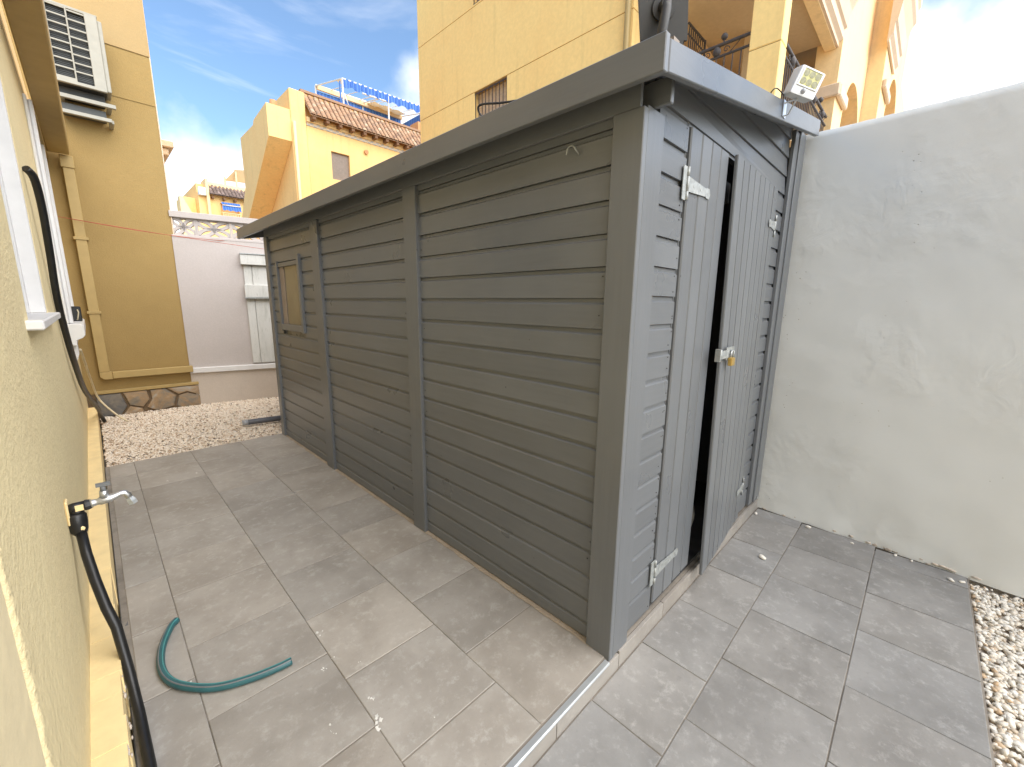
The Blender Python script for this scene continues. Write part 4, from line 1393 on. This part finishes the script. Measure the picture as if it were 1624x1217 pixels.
MB().hexa([c0 + (q - c0) * e + nr * 0.0165 for q in Q], [c0 + (q - c0) * e + nr * 0.0185 for q in Q]).build('glass', 'window_glass', sp)
m = MB()
hub = c0 - nr * 0.002 + Vector((0, 0, -.02))
m.tube([hub + nr * 0.001, hub - nr * 0.006], [0.046, 0.044], 18)
m.tube([hub - nr * 0.006, hub - nr * 0.042], [0.024, 0.020], 14)
m.build('hub', 'panel_back', sp)
m = MB()
foot = Vector((0.205, 0.085, 2.428))
m.tube([hub - nr * 0.030 + Vector((0, 0, .012)), hub - nr * 0.034 + Vector((0, 0, -.02)), foot], [0.020, 0.019, 0.020], 12)
m.build('stem', 'panel_back', sp)
MB().box(0.16, 0.25, 0.04, 0.13, 2.418, 2.430).build('foot_plate', 'panel_back', sp, 0.002)
m = MB(); m.box(0.300, 0.350, 0.062, 0.085, 2.54, 2.578)
m.build('junction', 'shutter_brown', sp)

# loop of wire on the roof
m = MB(); m.tube(smooth_path([(-0.03, 0.50, 2.385), (-0.05, 0.66, 2.41), (-0.055, 0.80, 2.44), (-0.03, 0.83, 2.42), (-0.02, 0.78, 2.385), (-0.02, 0.66, 2.39), (0.0, 0.80, 2.41), (0.05, 0.9, 2.40)], 6), 0.0045, 6)
tag(m.build('wire_loop', 'rust_black'), 'loop of dark wire on the shed roof edge', 'wire')

# small glass hook on the top board of the shed side
m = MB(); m.tube(smooth_path([(0.020, 0.285, 2.135), (-0.002, 0.285, 2.145), (-0.006, 0.30, 2.165), (-0.004, 0.325, 2.162), (0.0, 0.335, 2.14)], 5), 0.0035, 6)
m.build('cup_hook', 'galvanised', shed)

# ------------------------------------------------------------------ big yellow apartment building
ab = thing('apartment_building', 'tall yellow apartment building with balconies behind the shed', 'building', (10, 5, 0))
XB = 6.0
YF, YE = 3.66, 10.42
TOP = 10.2
TOP2 = 12.6


def bandwall(z0, z1, holes=()):
    MB().panel('x', XB, 0.3, YF, YE, z0, z1, holes).build('wall', 'stucco_sun', ab)


bandwall(-0.1, 6.683, [(6.84, 8.01, 5.42, 6.683)])
bandwall(6.700, 8.530, [(6.84, 8.04, 8.53, 8.531)])
bandwall(8.547, TOP, [(6.84, 8.05, 8.58, 9.85)])
MB().box(XB + 0.012, XB + 0.29, YF + .01, YE - .01, 6.6835, 6.6995).build('wall_joint', 'joint_ocher', ab)
MB().box(XB + 0.012, XB + 0.29, YF + .01, YE - .01, 8.5305, 8.5465).build('wall_joint', 'joint_ocher', ab)
MB().box(XB + 0.31, 20, 6.0, YE - 0.005, -0.1, TOP).build('wall_core', 'stucco_sun', ab)
for z0, z1, a, b in ((5.42, 6.68, 6.84, 8.01), (8.58, 9.85, 6.84, 8.05)):
    wd = MB().box(XB + 0.16, XB + 0.20, a, b, z0, z1).build('window', 'shutter_tan', ab)
    m = MB()
    for i in range(int((z1 - z0) / 0.055)):
        m.box(XB + 0.150, XB + 0.159, a + .02, b - .02, z0 + i * 0.055 + .004, z0 + i * 0.055 + .049)
    m.build('shutter_slats', 'shutter_tan', wd)
    m = MB()
    for i in range(10):
        y = a + 0.03 + (b - a - 0.06) * i / 9
        m.box(XB + 0.02, XB + 0.034, y - .007, y + .007, z0 + .03, z1 - .02)
    m.box(XB + 0.018, XB + 0.036, a + .005, b - .005, z0 + .01, z0 + .032)
    m.box(XB + 0.018, XB + 0.036, a + .005, b - .005, z1 - .04, z1 - .018)
    m.build('window_grille', 'iron', wd, merge=False)
m = MB(); m.tube([(XB - 0.06, 3.73, 0), (XB - 0.06, 3.73, TOP)], 0.055, 10); m.build('downpipe', 'paint_yellow', ab)
# corner column
MB().box(XB, XB + 0.30, 1.25, 1.675, -0.1, 5.28).build('column', 'stucco_sun', ab, 0.01)
MB().box(XB, XB + 0.30, 1.25, 1.675, 5.292, TOP).build('column', 'stucco_sun', ab, 0.01)
MB().box(XB + .01, XB + 0.29, 1.26, 1.665, 5.28, 5.292).build('wall_joint', 'joint_ocher', ab)
# balcony floors, ceilings, back walls
for z in (4.30, 7.86):
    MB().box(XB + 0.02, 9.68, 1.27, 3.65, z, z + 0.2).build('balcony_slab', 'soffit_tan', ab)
MB().box(XB + 0.302, 12.0, YF + .002, YF + 0.25, -0.1, TOP).build('recess_wall', 'stucco_sun', ab)
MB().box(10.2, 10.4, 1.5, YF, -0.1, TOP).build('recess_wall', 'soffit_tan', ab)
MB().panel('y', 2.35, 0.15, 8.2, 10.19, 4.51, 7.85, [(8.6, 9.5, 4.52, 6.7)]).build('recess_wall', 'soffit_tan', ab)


def railing(p0, p1, z, parent, scroll=True):
    """iron balcony railing: two rails, square bars, scrolls and a ball finial"""
    p0, p1 = Vector((*p0, 0)), Vector((*p1, 0))
    d = (p1 - p0); Ln = d.length; d.normalize()
    r = MB()
    for zz, t in ((z, 0.026), (z - 0.16, 0.020), (z - 0.95, 0.02)):
        r.tube([p0 + Vector((0, 0, zz)), p1 + Vector((0, 0, zz))], t, 8)
    o = r.build('railing', 'iron', parent, merge=False)
    m = MB()
    n = int(Ln / 0.115)
    for i in range(1, n):
        q = p0 + d * Ln * i / n
        m.tube([q + Vector((0, 0, z - 0.95)), q + Vector((0, 0, z - 0.16))], 0.009, 5, smooth=False)
        m.ball(q + Vector((0, 0, z - 0.62)), (0.016, 0.016, 0.04), 6)
    m.build('baluster', 'iron', o, merge=False)
    if scroll:
        m = MB()
        k = max(1, int(Ln / 0.8))
        for i in range(k):
            c = p0 + d * Ln * (i + 0.5) / k
            sp_ = lambda s0, sg: [c + d * (sg * (0.14 + 0.05 * math.cos(a) * (1 - a / 9))) + Vector((0, 0, z - 0.085 + 0.05 * math.sin(a) * (1 - a / 9))) for a in [x * 0.6 for x in range(13)]]
            m.tube(sp_(0, 1), 0.007, 5); m.tube(sp_(0, -1), 0.007, 5)
            m.tube([c + d * 0.2 + Vector((0, 0, z - 0.14)), c + d * 0.34 + Vector((0, 0, z - 0.02))], 0.007, 5)
            m.ball(c + Vector((0, 0, z - 0.08)), (0.06, 0.06, 0.075), 10)
        m.build('scroll', 'iron', o, merge=False)
        m = MB()
        q = p0 + d * min(Ln * 0.8, Ln - 0.25)
        m.tube([q + Vector((0, 0, z)), q + Vector((0, 0, z + 0.06))], 0.012, 6); m.ball(q + Vector((0, 0, z + 0.10)), 0.05, 10)
        m.build('finial', 'iron', o, merge=False)
    return o


railing((XB + 0.06, 3.62), (XB + 0.06, 1.68), 5.56, ab)
railing((XB + 0.31, 1.27), (9.66, 1.27), 5.36, ab)
# gate grille standing further back on the balcony
m = MB()
for i in range(9):
    x = 6.85 + 0.085 * i
    m.tube([(x, 3.0, 5.0), (x, 3.0, 6.50)], 0.011, 5)
m.tube([(6.80, 3.0, 6.53), (7.56, 3.0, 6.53)], 0.022, 6); m.tube([(6.80, 3.0, 6.36), (7.56, 3.0, 6.36)], 0.014, 6); m.tube([(7.56, 3.0, 5.0), (7.56, 3.0, 6.55)], 0.024, 6)
m.build('grille', 'iron', ab, merge=False)
# pierced stair parapet low behind the railing
m = MB()
for i in range(6):
    m.box(8.1 + .16 * i, 8.2 + .16 * i, 3.2, 3.28, 5.9, 6.62)
m.prism([(7.9, 6.66), (9.3, 6.45), (9.3, 6.56), (7.9, 6.77)], 'y', 3.18, 3.30)
m.build('stair_parapet', 'stucco_pale', ab, merge=False)


def cornice(x0, x1, yf, zb, h, out=0.30, mat='cornice_peach'):
    pr = [(yf + 0.0, zb), (yf - 0.04, zb), (yf - 0.04, zb + .06 * h), (yf - .10, zb + .10 * h), (yf - .10, zb + .22 * h), (yf - 0.14, zb + .24 * h), (yf - 0.18, zb + .45 * h),
          (yf - .27, zb + .60 * h), (yf - out, zb + .64 * h), (yf - out, zb + .80 * h), (yf - out - .04, zb + .84 * h), (yf - out - .04, zb + h), (yf, zb + h)]
    return MB().prism(pr, 'x', x0, x1).build('cornice', mat, ab)


cornice(6.32, 9.70, 1.27, 6.62, 1.25)
MB().box(6.31, 9.69, 1.271, 1.45, 6.60, TOP).build('lintel', 'stucco_pale', ab)
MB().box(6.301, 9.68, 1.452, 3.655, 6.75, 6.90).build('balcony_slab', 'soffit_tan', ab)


def archwall(x0, x1, yf, depth, z0, z1, a0, a1, zs):
    """front wall with a round-headed opening a0..a1 that springs at zs"""
    m = MB()
    r = (a1 - a0) / 2; c = (a0 + a1) / 2
    m.box(x0, a0, yf, yf + depth, z0, z1); m.box(a1, x1, yf, yf + depth, z0, z1)
    N = 20
    arc = [(c - r * math.cos(math.pi * i / N), zs + r * math.sin(math.pi * i / N)) for i in range(N + 1)]
    for (u0, w0), (u1, w1) in zip(arc, arc[1:]):
        m.prism([(u0, w0), (u1, w1), (u1, z1), (u0, z1)], 'y', yf, yf + depth)
    return m.build('arch_wall', 'stucco_pale', ab)


archwall(9.70, 13.0, 1.17, 0.42, -0.1, TOP2, 10.62, 12.95, 5.45)
MB().box(9.62, 9.699, 1.10, 1.60, 5.72, 5.95).build('capital', 'cornice_peach', ab, 0.02)
MB().box(9.70, 10.60, 1.08, 1.168, 5.72, 5.95).build('capital', 'cornice_peach', ab, 0.02)
MB().box(9.9, 17.0, 3.4, 3.6, -0.1, 11).build('recess_wall', 'stucco_sun', ab)
m = railing((10.6, 1.6), (13.0, 1.6), 5.5, ab, False)
archwall(13.02, 17.55, 0.84, 0.6, -0.1, 10.4, 14.4, 17.2, 6.55)
cornice(12.7, 14.7, 0.83, 7.75, 1.7, 0.32)
MB().box(13.1, 14.35, 0.75, 0.838, 6.9, 7.1).build('capital', 'cornice_peach', ab, 0.02)
MB().box(17.56, 21, 0.95, 6, -0.1, 8.9).build('wing', 'stucco_pale', ab)
MB().box(13.1, 17.5, 1.45, 5.9, 9.6, 10.39).build('balcony_slab', 'soffit_tan', ab)
MB().box(10.3, 13.0, 1.6, 5.9, 7.1, TOP2).build('wing', 'stucco_pale', ab)

# ------------------------------------------------------------------ tile-roofed house with the stair block
h2 = thing('tiled_house', 'pale yellow house with terracotta tile eave and outside stair', 'house', (9, 20, 0))
MB().panel('y', 20.0, 0.3, 6.42, 15.0, -0.1, 9.22, [(7.44, 8.31, 7.22, 8.43)]).build('wall', 'stucco_house', h2)
MB().box(6.43, 15.0, 20.31, 28.0, -0.1, 10.2).build('wall_core', 'stucco_house', h2)
MB().box(5.77, 6.41, 19.96, 28, -0.1, 10.52).build('gable_pier', 'stucco_house', h2, 0.03)
MB().box(6.42, 15.0, 19.975, 20.0 - .001, 9.23, 9.37).build('frieze', 'frieze_tile', h2)
MB().box(6.42, 15.0, 19.90, 20.3, 9.375, 9.56).build('cornice', 'stucco_pale', h2)
MB().box(6.43, 15.0, 20.45, 20.75, 10.2, 10.72).build('parapet', 'stucco_house', h2)
wd = MB().box(7.44, 8.31, 20.12, 20.16, 7.22, 8.43).build('window', 'shutter_brown', h2)
m = MB()
for i in range(22):
    z = 7.23 + i * 0.055
    m.box(7.45, 8.30, 20.105, 20.119, z, z + 0.047)
m.build('shutter_slats', 'shutter_brown', wd, merge=False)
for i in range(10):
    x = 6.62 + 0.583 * i
    MB().box(x - .07, x + .07, 19.55, 19.899, 9.40, 9.55).build('rafter_end', 'timber_end', h2)


def tile_roof(parent, x0, x1, ye, ze, yr, zr, pitch, mat, rows=6):
    m = MB()
    n = int((x1 - x0) / pitch)
    L_ = math.hypot(yr - ye, zr - ze)
    m.add([(x0, ye, ze - .03), (x1, ye, ze - .03), (x1, yr, zr - .03), (x0, yr, zr - .03)], [(0, 1, 2, 3)])
    m.add([(x0, ye, ze - .09), (x1, ye, ze - .09), (x1, yr, zr - .09), (x0, yr, zr - .09)], [(0, 1, 2, 3)])
    for i in range(n):
        xc = x0 + pitch * (i + 0.5)
        for r in range(rows):
            s0, s1 = r / rows - (0.012 if r else 0.05), (r + 1) / rows + 0.06
            jit = random.uniform(-.012, .012)
            vs = []
            for s, rad in ((s0, pitch * 0.40), (s1, pitch * 0.33)):
                y, z = ye + (yr - ye) * s, ze + (zr - ze) * s + (0.02 if s == s0 else 0.0)
                for k in range(6):
                    a = math.pi * k / 5
                    vs.append((xc + jit + rad * math.cos(a), y, z + rad * math.sin(a) * 0.9))
            m.add(vs, [(k, k + 1, 7 + k, 6 + k) for k in range(5)], True)
            m.add([vs[k] for k in range(6)], [tuple(range(6))])
    o = m.build('roof_tiles', mat, parent, merge=False)
    o['kind'] = 'stuff'
    return o


tile_roof(h2, 6.45, 14.4, 19.52, 9.62, 20.42, 10.62, 0.235, 'roof_tile')
MB().box(6.40, 15.0, 20.36, 20.80, 10.70, 10.80).build('ridge', 'roof_tile', h2)
m = MB(); m.tube([(9.16, 19.99, 8.78), (9.16, 19.90, 8.78)], 0.10, 12); m.build('vent', 'terracotta', h2)
m = MB(); m.tube([(5.86, 19.86, 9.2), (5.86, 19.86, 1.0)], 0.065, 10); m.build('downpipe', 'stucco_pale', h2)
# stair block and ramp running down away from the camera
m = MB()
m.prism([(20.0, 8.40), (20.0, 9.66), (21.9, 9.50), (25.4, 5.90), (28.5, 2.6), (28.5, 1.5), (24.2, 5.60)], 'x', 4.84, 5.76)
m.build('stair_flight', 'stucco_house', h2)
MB().box(4.86, 5.76, 24.6, 28, -0.1, 5.0).build('stair_wall', 'stucco_house', h2)
m = MB(); m.tube([(5.30, 20.6, 9.60), (5.30, 20.6, 10.05)], [0.16, 0.13], 12); m.build('chimney_pot', 'terracotta', h2)
MB().box(13.0, 13.9, 21.2, 22.0, 10.2, 11.6).build('chimney', 'terracotta', h2)

aw = thing('roof_awning', 'blue striped awning on a metal frame over the roof terrace', 'awning', (11, 23, 10.5))
near = dict(y=21.5, x0=8.87, x1=13.9, z=12.42)
far = dict(y=24.5, x0=8.72, x1=14.0, z=13.00)
m = MB()
for x in (8.87, 11.36, 13.8):
    m.tube([(x, 21.5, 10.2), (x, 21.5, 12.42)], 0.045, 8)
for x in (8.74, 11.4, 13.9):
    m.tube([(x, 24.5, 10.2), (x, 24.5, 13.0)], 0.045, 8)
    m.tube([(x if x > 9 else 8.87, 21.5, 12.42), (x, 24.5, 13.0)], 0.035, 8)
m.tube([(8.87, 21.5, 12.42), (13.9, 21.5, 12.56)], 0.045, 8); m.tube([(8.74, 24.5, 13.05), (14.0, 24.5, 13.2)], 0.05, 8)
m.tube([(9.4, 21.6, 10.8), (9.9, 23.5, 12.6)], 0.03, 6)
m.tube([(9.9, 21.5, 12.1), (11.36, 21.5, 12.15)], 0.04, 6)
m.build('frame', 'white_paint', aw, merge=False)


def valance(x0, x1, y, z0, z1, drop, name='valance'):
    n = 60
    v, f = [], []
    for i in range(n + 1):
        s = i / n
        x = x0 + (x1 - x0) * s
        zt = z0 + (z1 - z0) * s
        v += [(x, y + 0.02 * math.sin(i * 1.9), zt), (x, y + 0.03 * math.sin(i * 1.9 + .5), zt - drop * (1 + 0.16 * math.sin(i * 0.9)))]
    f = [(2 * i, 2 * i + 2, 2 * i + 3, 2 * i + 1) for i in range(n)]
    v2 = [(p[0], p[1] + 0.012, p[2]) for p in v]
    m = MB().add(v, f).add(v2, [tuple(reversed(q)) for q in f])
    return m.build(name, 'awning_stripe', aw, merge=False)


valance(8.90, 13.9, 21.46, 12.44, 12.58, 0.36)
valance(8.72, 13.9, 24.46, 12.75, 12.88, 0.62)
m = MB()
for i in range(6):
    x = 9.55 + .8 * i
    m.tube([(x, 21.5, 12.44 + .03 * i), (x, 24.5, 13.06)], 0.022, 6)
m.build('rafter', 'white_paint', aw, merge=False)
m = MB()
for x0_, x1_, y0_, y1_ in ((8.95, 10.1, 21.6, 22.3), (11.6, 13.8, 23.4, 24.4)):
    for i in range(10):
        s0, s1 = i / 10, (i + 1) / 10
        zz = lambda s_, y_: 12.44 + .6 * (y_ - 21.5) / 3 - 0.08 * math.sin(math.pi * s_ * 3) ** 2
        xa, xb = x0_ + (x1_ - x0_) * s0, x0_ + (x1_ - x0_) * s1
        m.add([(xa, y0_, zz(s0, y0_)), (xb, y0_, zz(s1, y0_)), (xb, y1_, zz(s1, y1_)), (xa, y1_, zz(s0, y1_))], [(0, 1, 2, 3)])
m.build('canopy', 'canvas_white', aw)
m = MB(); m.box(8.75, 8.80, 21.55, 21.62, 11.0, 12.3); m.build('tied_curtain', 'awning_stripe', aw)
MB().box(13.85, 13.90, 21.5, 24.45, 11.6, 12.5).build('side_curtain', 'awning_stripe', aw)
MB().box(8.76, 13.9, 24.3, 24.44, 12.80, 13.02).build('beam', 'canvas_tan', aw)

# ------------------------------------------------------------------ houses further off
h3 = thing('distant_house', 'small distant yellow house with dark tile eave and roof pergola', 'house', (8, 45, 0))
MB().panel('y', 45, 0.4, 6.4, 14.0, -0.1, 10.6, [(7.95, 9.35, 8.5, 10.0)]).build('wall', 'stucco_house', h3)
MB().box(6.4, 14.0, 45.42, 52, -0.1, 11.4).build('wall_core', 'stucco_house', h3)
MB().box(6.95, 7.15, 44.6, 46.5, 8, 11.75).build('gable_pier', 'stucco_pale', h3)
tile_roof(h3, 7.15, 12.0, 44.4, 10.58, 45.6, 11.5, 0.28, 'roof_tile_dark', 4)
MB().box(7.1, 12.0, 45.5, 46, 11.4, 11.72).build('parapet', 'stucco_pale', h3)
for i in range(5):
    MB().box(7.30 + 0.83 * i, 7.46 + 0.83 * i, 44.5, 44.98, 10.20, 10.38).build('rafter_end', 'timber_end', h3)
MB().box(7.95, 9.35, 45.45, 45.5, 8.5, 10.0).build('window', 'shutter_tan', h3)
m = MB()
for i in range(11):
    m.box(7.97 + .128 * i, 8.03 + .128 * i, 44.6, 44.66, 8.3, 9.12)
m.box(7.93, 9.37, 44.55, 44.7, 9.12, 9.2)
m.build('railing', 'stucco_pale', h3, merge=False)
MB().box(6.40, 6.92, 44.55, 44.95, 10.35, 11.0).build('cooling_unit', 'white_plastic', h3, 0.03)
m = MB()
for x, y in ((8.84, 46.5), (9.62, 46.0), (11.2, 46.0)):
    m.box(x - .07, x + .07, y, y + .14, 11.3, 12.6 if x < 9 else 13.3)
m.add([(8.8, 46.5, 12.3), (9.6, 45.9, 13.25), (11.4, 45.9, 13.5), (11.4, 46.6, 12.5)], [(0, 1, 2, 3)])
m.add([(8.8, 46.55, 12.28), (9.6, 45.95, 13.23), (11.4, 45.95, 13.48), (11.4, 46.65, 12.48)], [(3, 2, 1, 0)])
m.build('pergola', 'canvas_tan', h3, merge=False)
m = MB(); m.prism([(5.10, 4), (6.39, 4), (6.39, 8.3), (5.95, 8.6), (5.3, 10.1), (5.10, 10.1)], 'y', 45.0, 46.0)
m.build('side_wall', 'stucco_pale', h3)
MB().box(5.4, 6.38, 46.2, 49, 4, 10.3).build('side_wing', 'stucco_sun', h3)
av = thing('window_awning', 'small blue striped awning over the distant house window', 'awning', (8.6, 44.6, 9.5))
for z, d in ((10.02, .16), (9.72, .38)):
    n = 20
    v = []
    for i in range(n + 1):
        x = 7.95 + 1.42 * i / n
        v += [(x, 44.6 + .2 * (z < 9.9) * -1, z + .03 * i / n), (x, 44.55 - .2 * (z < 9.9), z - d * (1 + .1 * math.sin(i)))]
    MB().add(v, [(2 * i, 2 * i + 2, 2 * i + 3, 2 * i + 1) for i in range(n)]).build('valance', 'awning_stripe', av, merge=False)
m = MB(); m.tube([(7.95, 44.35, 9.74), (9.4, 44.35, 9.77)], 0.04, 6); m.build('rod', 'white_paint', av)

h4 = thing('corner_house', 'pale peach house corner with stepped cornice past the ocher wall', 'house', (-1, 15, 0))
MB().box(-6, 0.10, 14.6, 20, -0.1, 4.8).build('wall', 'stucco_pale', h4)
for i, (z, o_) in enumerate([(4.3, .06), (4.48, .16), (4.66, .24), (4.84, .34), (5.02, .45), (5.2, .55)]):
    MB().box(-6.0, 0.102 + o_ * 1.1, 14.6 - o_, 20 + .01 * i, z + 0.3, z + 0.465).build('cornice_step', 'cornice_peach', h4, 0.02)
MB().box(-6, 0.4, 14.3, 20, 5.666, 5.74).build('roof_edge', 'cornice_peach', h4)
